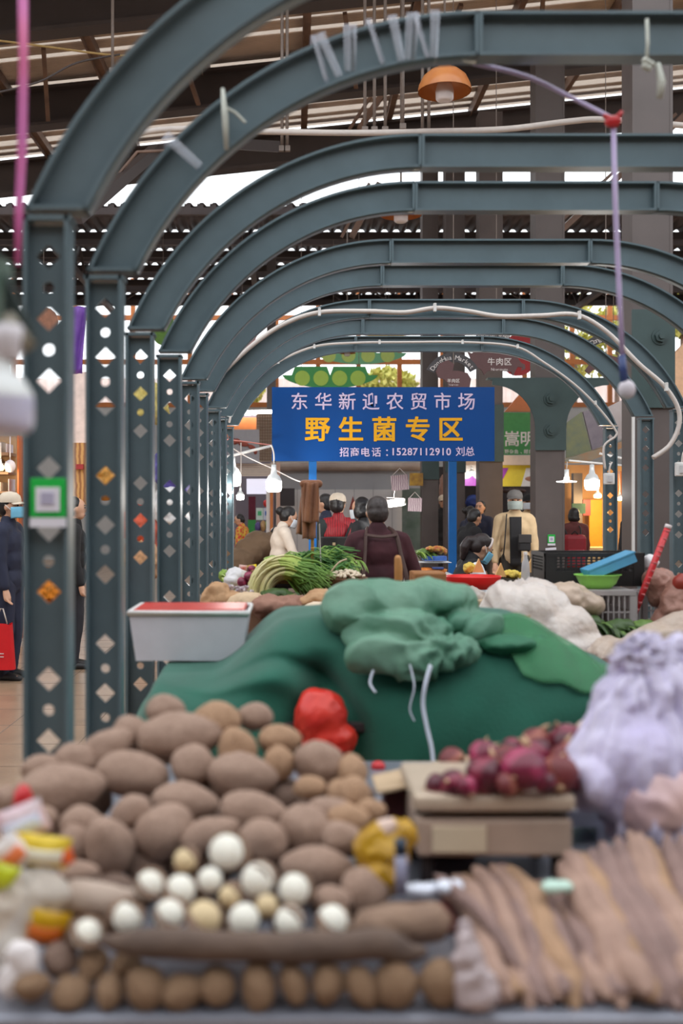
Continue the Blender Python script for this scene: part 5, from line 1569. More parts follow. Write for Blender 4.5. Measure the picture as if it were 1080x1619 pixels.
rect('menu_board', 648, 669, 748, 768, 19.6, .04, mat('menu_yellow', (214, 170, 50), .5, rgb2=(110, 60, 50), scale=6), None, 'yellow and brown picture board hanging beside the thin far column', 'board')
rect('poster_wall', 636, 668, 772, 870, 20.4, .05, mat('panel_green', (72, 92, 76), .6, rgb2=(120, 128, 122), scale=3), None, 'dull green poster wall behind the hanging cards', 'panel')
def card(x, y, w, h, d, ang, label):
    t = thing('price_card', label, 'card', P(x, y, d))
    s = FPX / d; M = Euler((0, R(ang), 0)).to_matrix(); c = P(x, y, d)
    m = MB(); m.box(c, (w / s, .01, h / s), M); k = m.build('card', mat('card_pink', (222, 204, 204), .6, kind='wave', rgb2=(176, 146, 156), scale=14), t)
    m = MB(); top = c + Vector((0, 0, h / s * .95)); a = c + M @ Vector((-w * .4 / s, 0, h * .5 / s)); b = c + M @ Vector((w * .4 / s, 0, h * .5 / s)); m.tube([a, top, b], .004, 5); m.build('string', M_conduit, t)
card(632, 763, 27, 24, 11.3, -5, 'pale card hanging on a string just below the blue sign')
card(656, 798, 22, 21, 12.2, 2, 'second pale card hanging lower, beside the far column')
# rechargeable lamp in a wire frame
c = P(626, 795, 11.6); s = FPX / 11.6
t = thing('hanging_lamp', 'white glowing hand lamp in a wire frame below the pale card', 'lamp', c)
m = MB(); m.box(c, (26 / s, .05, 11 / s), Euler((.3, R(-8), 0)).to_matrix(), bevel=.01); m.build('panel', M_glow, t)
m = MB(); m.tube([c + Vector((-.10, .03, .06)), c + Vector((.10, .03, .045)), c + Vector((.11, .03, -.02)), c + Vector((-.09, .03, -.02))], .006, 6, closed=True); m.tube([c + Vector((-.02, .03, .06)), P(624, 775, 11.6)], .004, 5); m.build('wire_frame', M_conduit, t)
point_light('lamp_light', (c.x, 11.45, c.z - .05), 8, (1, 1, 1), .05)

# left shop
dl = 22.5
rect('fascia_board', 358, 432, 660, 692, dl, .1, M_orange, None, 'orange wooden fascia of the shop beside the blue sign', 'fascia')
m = MB(); a, b = P(364, 653, dl - .2), P(430, 652, dl - .2); m.cyl(a, b, .05, n=10); t = single('light_tube', m, M_glow, 'long white tube light above the orange fascia', 'lamp')
t = thing('lattice_screen', 'brown lattice panel hanging beside the blue sign', 'lattice', P(419, 730, dl - .3))
m = MB()
for k in range(7): x = 407 + 4 * k; m.tube([P(x, 655, dl - .3), P(x, 728, dl - .3)], .011, 4)
for k in range(16): y = 656 + 4.7 * k; m.tube([P(406, y, dl - .3), P(432, y, dl - .3)], .011, 4)
m.build('lattice', mat('lattice_brown', (150, 120, 98), .6), t)
m = MB(); m.box(P(419, 692, dl - .25), (.36, .02, 1.0)); m.build('backing', mat('lattice_back', (196, 178, 160), .7), t)
t = thing('picture_banner', 'grey banner with a red-brown crayfish picture behind the hanging bulbs', 'banner', P(386, 731, 20.0))
rect('sheet', 360, 410, 679, 732, 20.0, .02, mat('banner_grey', (158, 158, 166), .6, var=.06), t)
m = MB(); M_cray = mat('cray_red', (160, 76, 60), .6, rgb2=(128, 58, 48), scale=20)
for (x, y, w, h, an) in ((372, 698, 16, 9, -15), (385, 702, 18, 8, 12), (398, 707, 14, 7, 25), (366, 692, 10, 5, 30), (404, 714, 6, 9, 0)):
    m.ball(P(x, y, 19.985), (w / 2 / 85, .012, h / 2 / 85), Euler((0, R(an), 0)).to_matrix(), sub=2)
m.build('picture', M_cray, t)
t = thing('slat_shutter', 'beige slatted shutter above the lit doorway behind the bulbs', 'shutter', P(400, 755, 20.2))
for k in range(6): rect('slat', 372, 432, 733 + k * 3.4, 735.8 + k * 3.4, 20.2, .04, mat('slat_beige', (206, 190, 176), .6, var=.05), t)
rect('wall_doorway', 352, 434, 655, 800 + EYE * 75, 22.62, .1, M_purpgrey); struct(bpy.data.objects['wall_doorway'])
rect('wall_doorway_side', 352, 372, 748, 800 + EYE * 80, 21.2, .1, mat('lilac_wall', (150, 142, 150), .6, var=.05)); struct(bpy.data.objects['wall_doorway_side'])
rect('light_box', 390, 423, 757, 781, 21.0, .08, mat('lightbox', (226, 226, 242), .4, var=.02, emit=(226, 226, 246), power=.7), None, 'blank lit white sign box above the shop doorway', 'sign')
rect('dark_cloth', 393, 404, 785, 822, 21.4, .06, mat('wine_cloth', (100, 30, 48), .8), None, 'dark wine-red cloth hanging in the shop doorway', 'cloth')
rect('green_box', 392, 404, 822, 846, 21.3, .3, mat('box_green', (44, 144, 62), .5, var=.08), None, 'bright green box standing below the wine-red cloth', 'box')
for k, (x0, x1, y0, y1, rgb, l) in enumerate(((405, 416, 803, 822, (206, 226, 220), 'pale poster with a green patch in the shop doorway'), (416.5, 425, 803, 822, (214, 220, 236), 'pale poster with a blue patch in the shop doorway'))):
    t = thing('poster', l, 'poster', P((x0 + x1) / 2, y1, 21.2)); rect('sheet', x0, x1, y0, y1, 21.2, .02, mat('poster_%d' % k, rgb, .5, var=.02), t)
    rect('patch', x0 + 2.5, x1 - 2.5, y0 + 5, y0 + 12, 21.19, .008, mat('patch_%d' % k, (80, 190, 130) if k == 0 else (70, 120, 200), .5), t)
for (x, y, w, h, rgb, l) in ((421, 796, 9, 12, (206, 44, 44), 'round red lantern above the pale posters'), (408, 833, 10, 16, (84, 70, 130), 'purple and blue goods beside the bright green box'), (416, 832, 10, 18, (176, 140, 96), 'tan paper bag behind the floral jacket counter'), (424, 830, 8, 20, (150, 190, 120), 'pale green packet pile beside the orange post'), (395, 850, 50, 12, (60, 52, 56), 'dark counter below the bright green box')):
    blob_thing('shop_goods', [lump(x, y, 20.9, w, h, .08)], mat('goods_%d%d' % (x, y), rgb, .5, var=.2, scale=14), l, 'goods', voxel=.02, amp=.01, freq=10)
m = MB(); m.box2(P(427, 855 + 80, 19.9), P(432, 772, 20.05)); single('orange_post', m, M_orange, 'slim orange post at the doorway under the bulbs', 'post')
m = MB(); m.box2(P(421, 935, 19.95), P(427, 772, 20.05)); single('white_post', m, M_white, 'slim white post beside the orange one', 'post')
m = MB(); m.box2(P(437, 950, 17.6), P(443, 732, 17.75)); single('copper_pipe', m, mat('pinkish_pipe', (178, 140, 122), .5), 'slim pinkish pipe standing just left of the blue leg', 'pipe')
rod('white_pole', [(345, 726), (400, 712), (430, 705)], 10.9, .014, M_white, 'white pole slanting from the arch posts to the blue sign', 'pole')
cable('hanging_wire', [(362, 705, 10.8), (390, 722, 10.8), (433, 742, 10.8), (470, 760, 10.8), (490, 764, 10.8)], .006, M_conduit, 'pale wire running from the arch posts down to the brown towel', 'wire')
rod('pink_wire', [(352, 694), (392, 699), (430, 704)], 11.0, .007, mat('pink_wire', (220, 140, 130), .5), 'thin pink wire strung above the bright bulbs', 'wire')

# vegetable shaped boards hung before the far windows
def pods(cx, cy, w, h, cxs, r, d, m_pod, m_pea, label):
    t = thing('pea_pod_board', label, 'board', P(cx, cy + h / 2, d))
    up = []; lo = []
    n = 30
    for k in range(n + 1):
        u = k / n; x = cx - w / 2 + w * u
        y = cy - h * .12 - (h * .32 if any(abs(x - q) < r * 1.15 for q in cxs) else 0) * 1.0
        up.append((x, y))
        lo.append((x, cy + h * .5 * math.sin(PI * min(1, max(0, u))) ** .55 - h * .12))
    poly('pod', up + lo[::-1], d, .04, m_pod, t)
    for xx in (cx - w * .3, cx + w * .3):
        m = MB(); top = P(xx, cy - 6, d + .02); m.tube([top, Vector((top.x, d + .02, ZB + .02))], .006, 5); m.build('hanger', M_rod, t)
    for q in cxs:
        m = MB(); m.cyl(P(q, cy, d) + Vector((0, -.012, 0)), P(q, cy, d) + Vector((0, .0, 0)), r / (FPX / d), n=24); m.build('pea', m_pea, t)
pods(522, 598, 152, 42, (478, 507.5, 537, 566), 12, 20.0, mat('pod_green', (70, 164, 90), .5, var=.03), mat('pea_green', (176, 216, 92), .5, var=.03), 'green pea pod board with four peas just above the blue sign')
pods(571, 562, 146, 36, (520, 551, 582, 613), 11, 24.0, mat('pod_pale', (132, 206, 160), .5, var=.03), mat('pea_pale', (206, 232, 130), .5, var=.03), 'paler pea pod board hanging behind the far arch top')
def vegboard(pix, d, m_, label, cap=None):
    t = thing('vegetable_board', label, 'board', P(*pix[-1], d))
    poly('board', pix, d, .04, m_, t)
    yy = min(q[1] for q in pix); xx = sum(q[0] for q in pix) / len(pix); m = MB(); top = P(xx, yy + 2, d); m.tube([top, Vector((top.x, d, max(top.z + .1, (ZB + .02) if d > 21.5 else roofz(top.x)))) ], .008, 5); m.build('hanger', M_rod, t)
    if cap: poly('stalk', cap, d - .01, .03, mat('stalk_green', (96, 136, 60), .5), t)
def oval(cx, cy, w, h, ang=0, n=18):
    a0 = R(ang)
    return [(cx + w / 2 * math.cos(2 * PI * k / n) * math.cos(a0) - h / 2 * math.sin(2 * PI * k / n) * math.sin(a0), cy + w / 2 * math.cos(2 * PI * k / n) * math.sin(a0) + h / 2 * math.sin(2 * PI * k / n) * math.cos(a0)) for k in range(n)]
vegboard(oval(383, 535, 80, 40, -62), 23.0, mat('board_pink', (198, 158, 160), .5, var=.03), 'pinkish oval vegetable board hanging behind the arch curves', oval(405, 503, 22, 14, -50))
vegboard(oval(258, 520, 40, 52), 23.0, mat('board_green', (110, 156, 70), .5), 'round green vegetable board behind the third and fourth posts')
vegboard(oval(69, 508, 46, 46), 20.0, mat('board_onion', (206, 152, 128), .5), 'pinkish round board seen past the notice post')
vegboard(oval(610, 520, 110, 26), 24.5, mat('board_yellow', (238, 196, 90), .5, var=.04), 'long yellow board between the two far arch tops')
vegboard(oval(822, 560, 60, 70, 20), 24.0, mat('board_red', (196, 56, 60), .5, var=.04), 'big red board behind the cow shaped sign', oval(842, 528, 20, 12))
vegboard(oval(970, 537, 22, 20), 22.0, mat('board_leaf', (110, 190, 90), .5, var=.1), 'small striped green board behind the lilac cord')

# hanging meat section signs
M_meat = mat('meat_sign', (92, 62, 62), 0.5, var=.06)
M_ltr = mat('meat_letter', (214, 206, 202), .6, var=0)
def meat(cx, cy, w, h, outline, text, small, d, label, tc, ts, rib):
    s = FPX / d
    t = thing('hanging_sign', label, 'sign', P(cx, cy + h / 2, d))
    b = poly('animal_board', [(cx + x * w / 2, cy + y * h / 2) for x, y in outline], d, .03, M_meat, t)
    m = MB(); p = P(*tc, d); write_line(m, text, p, ts * 1.06 / s, ts / s, 0.01); m.build('lettering', M_ltr, b)
    if small:
        m = MB(); write_line(m, small, P(tc[0], tc[1] + ts * .95, d), ts * .26 / s, ts * .5 / s); m.build('small_lettering', M_ltr, b)
    if rib:
        rx, ry, R0, a0, a1, tx = rib
        outer = [(rx + (R0 + 7) * math.sin(R(a)), ry - (R0 + 7) * math.cos(R(a))) for a in range(a0, a1 + 1, 4)]
        inner = [(rx + (R0 - 7) * math.sin(R(a)), ry - (R0 - 7) * math.cos(R(a))) for a in range(a0, a1 + 1, 4)]
        k = poly('ribbon', outer + inner[::-1], d + .035, .02, mat('ribbon_dark', (64, 60, 62), .5), t)
        m = MB(); n = len(tx)
        mid = (a0 + a1) / 2
        for i, ch in enumerate(tx):
            if ch == ' ': continue
            a = R(mid + (i - (n - 1) / 2) * (a1 - a0) * .92 / n)
            c = P(rx + R0 * math.sin(a), ry - R0 * math.cos(a), d + .035)
            write_line(m, ch, c, 1, 10.5 / s, 0.0, (math.cos(a), 0, -math.sin(a)), (math.sin(a), 0, math.cos(a)))
        m.build('ribbon_lettering', M_ltr, k)
    m = MB(); m.tube([P(cx, cy - h * .3, d + .02), Vector((P(cx, 0, d).x, d + .02, roofz(P(cx, 0, d).x) + .78))], .006, 5); m.build('hanger', M_rod, t)
cow = [(-1.0, -.75), (-.86, -.62), (-.7, -.8), (.55, -.72), (.72, -.35), (.84, .05), (.98, .2), (1.0, .5), (.86, .62), (.9, .4), (.74, .35), (.66, .62), (.58, 1.0), (.5, .7), (.1, .62), (-.3, .66), (-.42, .95), (-.5, .6), (-.72, .3), (-.86, .42), (-1.0, .1), (-.9, -.3)]
sheep = [(-1, -.2), (-.8, -.75), (-.3, -1), (.05, -.7), (-.05, -.25), (.3, -.25), (.8, -.1), (1, .3), (.9, 1), (-.25, 1), (-.3, .6), (-.5, .35), (-.85, .2)]
pig = [(-1, -.3), (-.7, -.5), (-.1, -.9), (.5, -.6), (.9, -.3), (1, .2), (.8, .5), (.2, .45), (0, .9), (-.2, .5), (-.6, .55), (-.8, .9), (-1, .6), (-.8, .1)]
meat(785, 572, 92, 44, cow, '牛肉区', 'Niurouqu', 13.6, 'brown cow shaped meat sign hanging before the columns', (790, 572), 12.5, (783, 590, 62, -26, 24, 'Donghua Market'))
meat(717, 592, 56, 46, sheep, '羊肉区', 'Yangrouqu', 13.2, 'brown sheep shaped meat sign just above the blue sign corner', (717, 602), 6.5, (716, 603, 38, -66, 62, 'DongHua Market'))
meat(958, 575, 66, 36, pig, '肉', '', 13.9, 'brown meat sign half hidden behind the arch and the lilac cord', (965, 578), 3.0, (965, 585, 52, -38, 30, 'DongHua Market'))

# right-hand shops
dr = 20.0; s = FPX / dr
t = thing('shop_sign', 'green shop fascia with white characters between the brown columns', 'sign', P(830, 718, dr))
b = rect('board', 790, 880, 652, 719, dr, .06, mat('fascia_green', (58, 132, 66), .5, var=.08), t)
m = MB()
for k, ch in enumerate('嵩明'): write_line(m, ch, P(809.5 + 25 * k, 694, dr), 1, 25.5 / s, .012)
write_line(m, '野杂鱼、鲤鱼、', P(824, 714, dr), 7.6 / s, 7.2 / s, .01)
m.build('lettering', M_ltr, b)
poly('gable_board', [(798, 651), (850, 651), (850, 596), (842, 600)], 20.1, .08, mat('gable_orange', (206, 120, 70), .5, var=.05), None, 'orange gable panel above the green shop fascia', 'panel')
rect('awning_rail', 730, 880, 720, 735, 19.8, .2, mat('awning_beige', (206, 184, 166), .5, var=.05), None, 'beige awning rail under the green shop fascia', 'rail')
t = thing('shop_sign', 'yellow banner with a purple corner below the beige rail', 'sign', P(820, 768, dr)); rect('board', 795, 860, 735, 769, dr, .05, mat('banner_yellow', (222, 200, 60), .5, var=.05), t)
poly('purple_corner', [(793, 740), (804, 740), (796, 756), (793, 760)], dr - .01, .03, mat('banner_purple', (156, 64, 170), .5), t); poly('white_part', [(832, 740), (860, 740), (860, 769), (824, 769)], dr - .01, .03, M_white, t)
m = MB(); m.ball(P(842, 757, dr - .01), (.14, .01, .05)); m.build('picture', mat('banner_brown', (170, 120, 96), .5), t)
t = thing('shop_sign', 'white and purple banner beside the small bulb, between two columns', 'sign', P(748, 768, dr)); rect('board', 733, 764, 735, 768, dr, .05, M_white, t)
poly('purple_part', [(733, 758), (742, 756), (747, 752), (752, 757), (764, 756), (764, 768), (733, 768)], dr - .01, .03, MATS['banner_purple'], t)
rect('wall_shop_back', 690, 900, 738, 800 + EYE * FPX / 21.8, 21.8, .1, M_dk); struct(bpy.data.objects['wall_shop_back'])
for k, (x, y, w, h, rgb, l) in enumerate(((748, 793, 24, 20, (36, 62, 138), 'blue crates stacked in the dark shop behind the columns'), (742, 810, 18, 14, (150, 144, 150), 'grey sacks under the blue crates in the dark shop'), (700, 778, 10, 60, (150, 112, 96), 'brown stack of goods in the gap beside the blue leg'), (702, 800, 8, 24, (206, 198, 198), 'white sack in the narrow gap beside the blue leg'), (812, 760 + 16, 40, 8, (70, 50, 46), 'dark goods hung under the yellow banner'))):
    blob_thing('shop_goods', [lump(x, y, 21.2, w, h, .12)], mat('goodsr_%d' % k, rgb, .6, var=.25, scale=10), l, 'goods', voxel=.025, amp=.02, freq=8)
# corner shop with warm light
dc = 17.5
rect('wall_warm', 893, 1010, 735, 800 + EYE * FPX / 18.6, 18.6, .1, mat('warm_wood', (216, 166, 104), .6, rgb2=(176, 120, 70), scale=1.5)); struct(bpy.data.objects['wall_warm'])
rect('lit_partition', 932, 952, 790, 868, 18.2, .06, mat('vivid_orange', (238, 150, 30), .5, var=.05), None, 'vivid orange lit panel behind the red backpack', 'panel')
rect('cream_partition', 953, 962, 790, 868, 18.2, .06, mat('cream_panel', (240, 206, 150), .5), None, 'cream strip beside the vivid orange panel', 'panel')
rect('red_partition', 922, 934, 790, 815, 18.0, .06, mat('panel_red', (150, 34, 40), .5), None, 'small red panel above the backpack wearer', 'panel')
rect('blue_grey_board', 905, 926, 796, 812, 17.2, .04, mat('price_board', (92, 100, 104), .5, rgb2=(110, 160, 110), scale=8), None, 'grey-green price board behind the black bob of the backpack wearer', 'board')
rect('shop_counter', 928, 964, 866, 800 + EYE * FPX / 17, 17.0, .5, mat('counter_cream', (226, 190, 130), .5), None, 'cream shop counter below the vivid orange panel', 'counter')
rect('brown_post', 907, 921, 748, 800 + EYE * FPX / 18, 18.0, .15, M_col, None, 'brown post behind the bright bulb', 'post')
rect('wood_post', 989, 998, 640, 800 + EYE * FPX / 16, 16.0, .12, mat('post_brown', (122, 92, 80), .6), None, 'brown wooden post beside the big bolted column', 'post')
rect('white_edging', 1000, 1004, 650, 900, 10.70, .03, M_white, None, 'slim white strip along the edge of the big bolted column', 'strip')
for (pp, rgb, rgb2, l) in (([(897, 668), (920, 651), (935, 712), (896, 724)], (124, 136, 118), (150, 152, 110), 'greenish menu board with yellow marks above the corner shop'), ([(922, 651), (955, 640), (962, 700), (937, 712)], (140, 132, 144), (160, 150, 160), 'grey menu board tilted next to the greenish one'), ([(958, 645), (985, 632), (996, 690), (964, 700)], (206, 194, 194), (216, 206, 206), 'pale menu board tilted behind the farthest arch')):
    poly('menu_board', pp, 16.4, .05, mat('menu_%d' % rgb[0], rgb, .5, rgb2=rgb2, scale=7), None, l, 'board')
poly('awning', [(894, 726), (998, 694), (999, 702), (930, 730), (894, 730)], 16.0, .5, mat('awning_teal', (150, 160, 146), .5, rgb2=(190, 130, 80), scale=3), None, 'slanting awning edge above the warm corner shop', 'awning')
rod('light_tube', [(900, 728), (985, 736)], 13.0, .012, M_white, 'white tube slanting across the corner shop, ending at the switch box', 'tube')
rod('light_tube', [(948, 717), (1000, 728)], 13.0, .014, M_white, 'short white tube beside the big bolted column', 'tube')
point_light('shop_light', P(955, 790, 17.2), 30, (1, .62, .25), .1)
m = MB()
for k in range(5): m.tube([P(978 + 3 * k, 745, 17.8), P(977 + 3.3 * k, 790, 17.8)], .02, 5)
single('hanging_goods', m, mat('hung_brown', (150, 96, 60), .7), 'brown strings of goods hanging in the warm corner shop', 'goods')
poly('lintel_board', [(1066, 560), (1085, 540), (1085, 640), (1064, 600)], 14.0, .1, mat('lintel_orange', (220, 176, 140), .6), None, 'pale orange panel peeking out past the big bolted column', 'panel')

# stalls at the left edge, seen past the posts
dL = 12.0
t = thing('shop_shelf', 'shelf unit stacked with pale boxes at the picture edge', 'shelf', P(5, 1012, dL + .1))
m = MB(); m.box2(P(-45, 1012, dL + .35), P(28, 690, dL + .42)); m.build('back_panel', mat('shelf_back', (176, 140, 104), .6), t)
for y in (720, 750, 780, 808, 836):
    m = MB(); m.box2(P(-45, y, dL), P(26, y - 2.5, dL + .36)); m.build('shelf_board', mat('shelf_wood', (150, 116, 90), .6), t)
rr = random.Random(3)
i = 0
for y in (720, 750, 780, 808, 836):
    x = -14
    while x < 20:
        w = rr.uniform(9, 13)
        hh = rr.uniform(13, 20)
        m = MB(); m.box2(P(x, y - 3, dL + .02), P(x + w, y - 3 - hh, dL + .3), bevel=.008)
        single('packed_box', m, mat('pale_box_%d' % (i % 3), ((226, 216, 204), (206, 190, 176), (214, 206, 214))[i % 3], .6, var=.08), 'pale packed box on the shelves at the picture edge', 'box', 'boxes on the edge shelves')
        x += w + 1.5; i += 1
m = MB(); m.box2(P(27, 1012, dL - .1), P(37, 690, dL + .1)); single('orange_post', m, mat('orange_dark', (176, 92, 44), .5), 'orange post beside the shelf of pale boxes', 'post')
led_bulb(1, 738, 11.8, 10, 12, 'tiny warm bulb before the shelf of pale boxes', M_glow_warm, 3, (1, .8, .5), cord=[(1, 700, 11.8)])
m = MB(); m.ball(P(16, 737, 11.8), (.06, .06, .07)); m.cyl(P(16, 728, 11.8), P(16, 690, 11.8), .006, n=6); single('white_globe', m, MATS['dull_white'], 'white globe hanging before the orange post', 'lamp')
m = MB(); m.grid(lambda u, v: P(112 + 26 * u - 8 * v, 485 + 106 * v, 11) + Vector((0, .03 * math.sin(u * 9 + v * 3), 0)), 14, 12, .01); o = single('purple_cloth', m, mat('purple_cloth', (128, 84, 176), .6, rgb2=(96, 56, 140), scale=6), 'purple cloth hung high between the first two posts', 'cloth')
rect('stall_partition', 108, 140, 588, 700, 12.6, .04, mat('panel_pinkwhite', (226, 206, 200), .5), None, 'pale panel under the purple cloth between the first two posts', 'panel')
rect('stall_front', 106, 140, 700, 800, 12.6, .06, mat('wood_yellow', (196, 150, 92), .6, kind='wave', rgb2=(150, 100, 60), scale=6), None, 'yellowish wooden stall front between the first two posts', 'panel')
m = MB(); m.box(P(126, 738, 12.57), (.09, .05, .06)); single('red_packet', m, MATS['panel_red'], 'small red packet hung on the yellowish stall front', 'packet')
point_light('stall_light', P(100, 720, 11.2), 14, (1, .72, .4), .1)
for k, (x, y, rgb) in enumerate(((160, 752, (206, 150, 70)), (222, 830, (206, 90, 60)), (266, 740, (90, 80, 160)), (222, 880, (206, 160, 120)), (70, 930, (226, 140, 40)), (265, 800, (230, 230, 236)), (232, 632, (206, 190, 110)))):
    blob_thing('shop_goods', [lump(x, y, 14.0, 60, 60, .1), lump(x + 14, y + 20, 14.2, 40, 40, .1)], mat('goodsl_%d' % k, rgb, .6, var=.3, scale=10), ['amber goods seen past the second post', 'reddish goods seen past the third post', 'violet goods seen past the fourth post', 'tan goods low behind the third post', 'orange goods low behind the notice post', 'white goods behind the fourth post', 'yellow goods high behind the third post'][k], 'goods', voxel=.03, amp=.05, freq=6)

# trees outside the windows
M_fol = mat('foliage', (232, 222, 130), .7, rgb2=(170, 180, 84), scale=6)  # leaf colours lightened to stand in for sunshine
def tree(px, py, d, w, h, label):
    t = thing('tree', label, 'tree', (P(px, py, d).x, d, 0))
    m = MB(); m.tube([(P(px, py, d).x, d, 0), (P(px, py, d).x + .1, d, P(px, py, d).z)], [.12, .07], 8); m.build('trunk', M_rust, t)
    m = MB(); s = FPX / d
    for k in range(700):
        a = Vector((rnd.gauss(0, 1), rnd.gauss(0, 1), rnd.gauss(0, 1))).normalized() * rnd.uniform(.5, 1) ** .6
        c = P(px, py, d) + Vector((a.x * w / 2 / s, a.y * .8, a.z * h / 2 / s))
        M = Euler((rnd.uniform(0, 6), rnd.uniform(0, 6), rnd.uniform(0, 6))).to_matrix()
        vs = [m.v(c + M @ Vector(q)) for q in ((-.14, 0, 0), (0, -.07, .01), (.14, 0, 0), (0, .07, .01))]
        m.face(vs)
    m.build('foliage', M_fol, t)
tree(905, 540, 34.0, 90, 150, 'yellow-green tree outside the windows beyond the second column')
tree(972, 540, 34.5, 70, 140, 'yellow-green tree outside the windows beside the lilac cord')
tree(380, 610, 34.0, 80, 70, 'low pale tree outside the windows behind the pinkish board')
tree(615, 610, 34.5, 90, 60, 'low pale bush outside the windows above the blue sign')
tree(1075, 490, 34.0, 60, 90, 'pale tree outside at the picture edge, past the big column')
# ------------------------------------------------------------------ people
M_skin = mat('skin', (206, 158, 130), 0.55, var=.05, scale=8, sss=.08)
M_hair = mat('hair_black', (30, 26, 27), 0.45, var=.2, scale=60)
M_hairg = mat('hair_grey_brown', (46, 37, 36), 0.5, rgb2=(70, 60, 58), scale=50)
M_eye = mat('eye_dark', (36, 26, 24), .3)
M_lip = mat('lip', (166, 96, 88), .5)
def wrinkle(o, amp, freq, seed):
    bm = bmesh.new(); bm.from_mesh(o.data); bm.normal_update()
    for v in bm.verts:
        q = v.co * freq + Vector((seed, 0, seed))
        v.co += v.normal * amp * (noise.noise(q) + .6 * (0.3 - abs(noise.noise(q * 1.9))))
    bm.to_mesh(o.data); bm.free()
    for p in o.data.polygons: p.use_smooth = True
def person(label, px, d, top, yaw, top_col, leg_col=None, lean=0.0, sit=None, hair='short', hair_m=None, cap=None, mask=None, arms=None, vest=None, girth=1.0, look=0.0, tilt=0.0, group=None, H=None, extra=None, coat=0.0, collar=None, sex=1.0, name='person', apron=None):
    s = FPX / d
    base = Vector(((px - 464) / s, d, 0))
    zt = EYE + (800 - top) / s
    if H is None: H = zt
    t = thing(name, label, 'person', base, group)
    RZ = Matrix.Rotation(R(yaw), 3, 'Z')
    def W(v): return base + RZ @ Vector(v)
    la = R(lean)
    T = Vector((0, math.sin(la), math.cos(la)))
    Fw = Vector((0, math.cos(la), -math.sin(la)))
    hz = 0.505 * H if sit is None else sit
    pel = Vector((0, 0, hz))
    if lean and sit is None: pel = Vector((0, -0.10 * math.sin(la) * H, hz))
    sh = pel + T * .305 * H
    nk = pel + T * .335 * H
    hl = la * .75 + R(tilt)
    Th = Vector((0, math.sin(hl), math.cos(hl))); Fh = Vector((0, math.cos(hl), -math.sin(hl)))
    hc = nk + Th * .088 * H + Fh * .012 * H
    RL = Matrix.Rotation(R(look), 3, 'Z')
    Rh = RL @ Matrix((Vector((1, 0, 0)), Fh, Th)).transposed()
    def Hd(v): return W(hc + Rh @ Vector(v))
    RH = RZ @ Rh
    hw, hd, hh = .0455 * H, .056 * H, .066 * H
    arms = arms or (((.16, .02, -1), (.06, .28, -1)), ((.16, .02, -1), (.06, .28, -1)))
    J = {}
    for side, (ua, fa) in zip((-1, 1), arms):
        a = sh + Vector((side * .100 * H * sex, 0, -.012 * H))
        u = Vector((side * ua[0], ua[1], ua[2])).normalized(); f = Vector((side * fa[0], fa[1], fa[2])).normalized()
        e = a + u * .165 * H; w = e + f * .145 * H
        J[side] = (a, e, w, f)
        hip = pel + Vector((side * .052 * H, 0, -.01 * H))
        if sit is None:
            kn = Vector((side * .056 * H, .012 * H, .275 * H)); an = Vector((side * .058 * H, -.01 * H, .045 * H))
        else:
            kn = hip + Vector((side * .02 * H, .235 * H, .0)); an = Vector((kn.x, kn.y - .02 * H, .045 * H))
        J[(side, 'l')] = (hip, kn, an)
    # body: one melted surface
    m = MB()
    def T_(pts, rs, g=None): (g or m).tube([W(p) for p in pts], rs, 10, round_ends=True)
    m.ball(W(pel + T * .03 * H), (.082 * H, .06 * H, .075 * H), RZ, 2)
    m.ball(W(pel + T * .14 * H), (.076 * H, .056 * H, .09 * H), RZ @ Matrix.Rotation(-la, 3, 'X'), 2)
    m.ball(W(pel + T * .235 * H), (.092 * H, .062 * H, .085 * H), RZ @ Matrix.Rotation(-la, 3, 'X'), 2)
    T_([sh + Vector((-.085 * H, 0, 0)), sh + Vector((.085 * H, 0, 0))], .036 * H)
    T_([nk - T * .02 * H, nk + Th * .05 * H], [.034 * H, .030 * H])
    for side in (-1, 1):
        a, e, w, f = J[side]
        T_([a, e, w], [.031 * H, .025 * H, .017 * H])
        hip, kn, an = J[(side, 'l')]
        T_([hip, kn, an], [.052 * H, .035 * H, .022 * H])
        T_([an + Vector((0, -.015 * H, -.022 * H)), an + Vector((0, .09 * H, -.030 * H))], [.020 * H, .016 * H])
        # hand: palm, four unequal bent fingers, thumb from its side
        ff = f; sd = ff.cross(Vector((0, 1, 0)) if abs(ff.z) > .6 else Vector((0, 0, 1))).normalized(); up = sd.cross(ff).normalized()
        pc = w + ff * .026 * H
        m.tube([W(w), W(w + ff * .022 * H), W(w + ff * .048 * H)], [.015 * H, .021 * H, .022 * H], 8, flat=.75, round_ends=True)
        for i, ln in enumerate((.036, .041, .039, .031)):
            b0 = w + ff * .050 * H + sd * (i - 1.5) * .0105 * H
            b1 = b0 + ff * ln * .5 * H + up * .004 * H
            b2 = b1 + (ff * .8 + up * .6).normalized() * ln * .55 * H
            m.tube([W(b0), W(b1), W(b2)], [.0056 * H, .0052 * H, .0044 * H], 6, round_ends=True)
        th0 = w + ff * .020 * H - sd * side * .016 * H; m.tube([W(th0), W(th0 + (ff - sd * side * .8).normalized() * .024 * H), W(th0 + (ff * 1.4 - sd * side * .6).normalized() * .046 * H)], [.0075 * H, .0064 * H, .005 * H], 6, round_ends=True)
    m.ball(Hd((0, 0, .008 * H)), (hw, hd, hh * .92), RH, 3)
    m.ball(Hd((0, .016 * H, -.030 * H)), (hw * .78, hd * .66, hh * .52), RH, 2)
    m.tube([Hd((0, hd * .92, .012 * H)), Hd((0, hd * 1.16, -.010 * H))], [.005 * H, .0095 * H], 8, round_ends=True)
    for side in (-1, 1): m.ball(Hd((side * hw * 1.0, -.004 * H, 0)), (.007 * H, .012 * H, .018 * H), RH, 2)
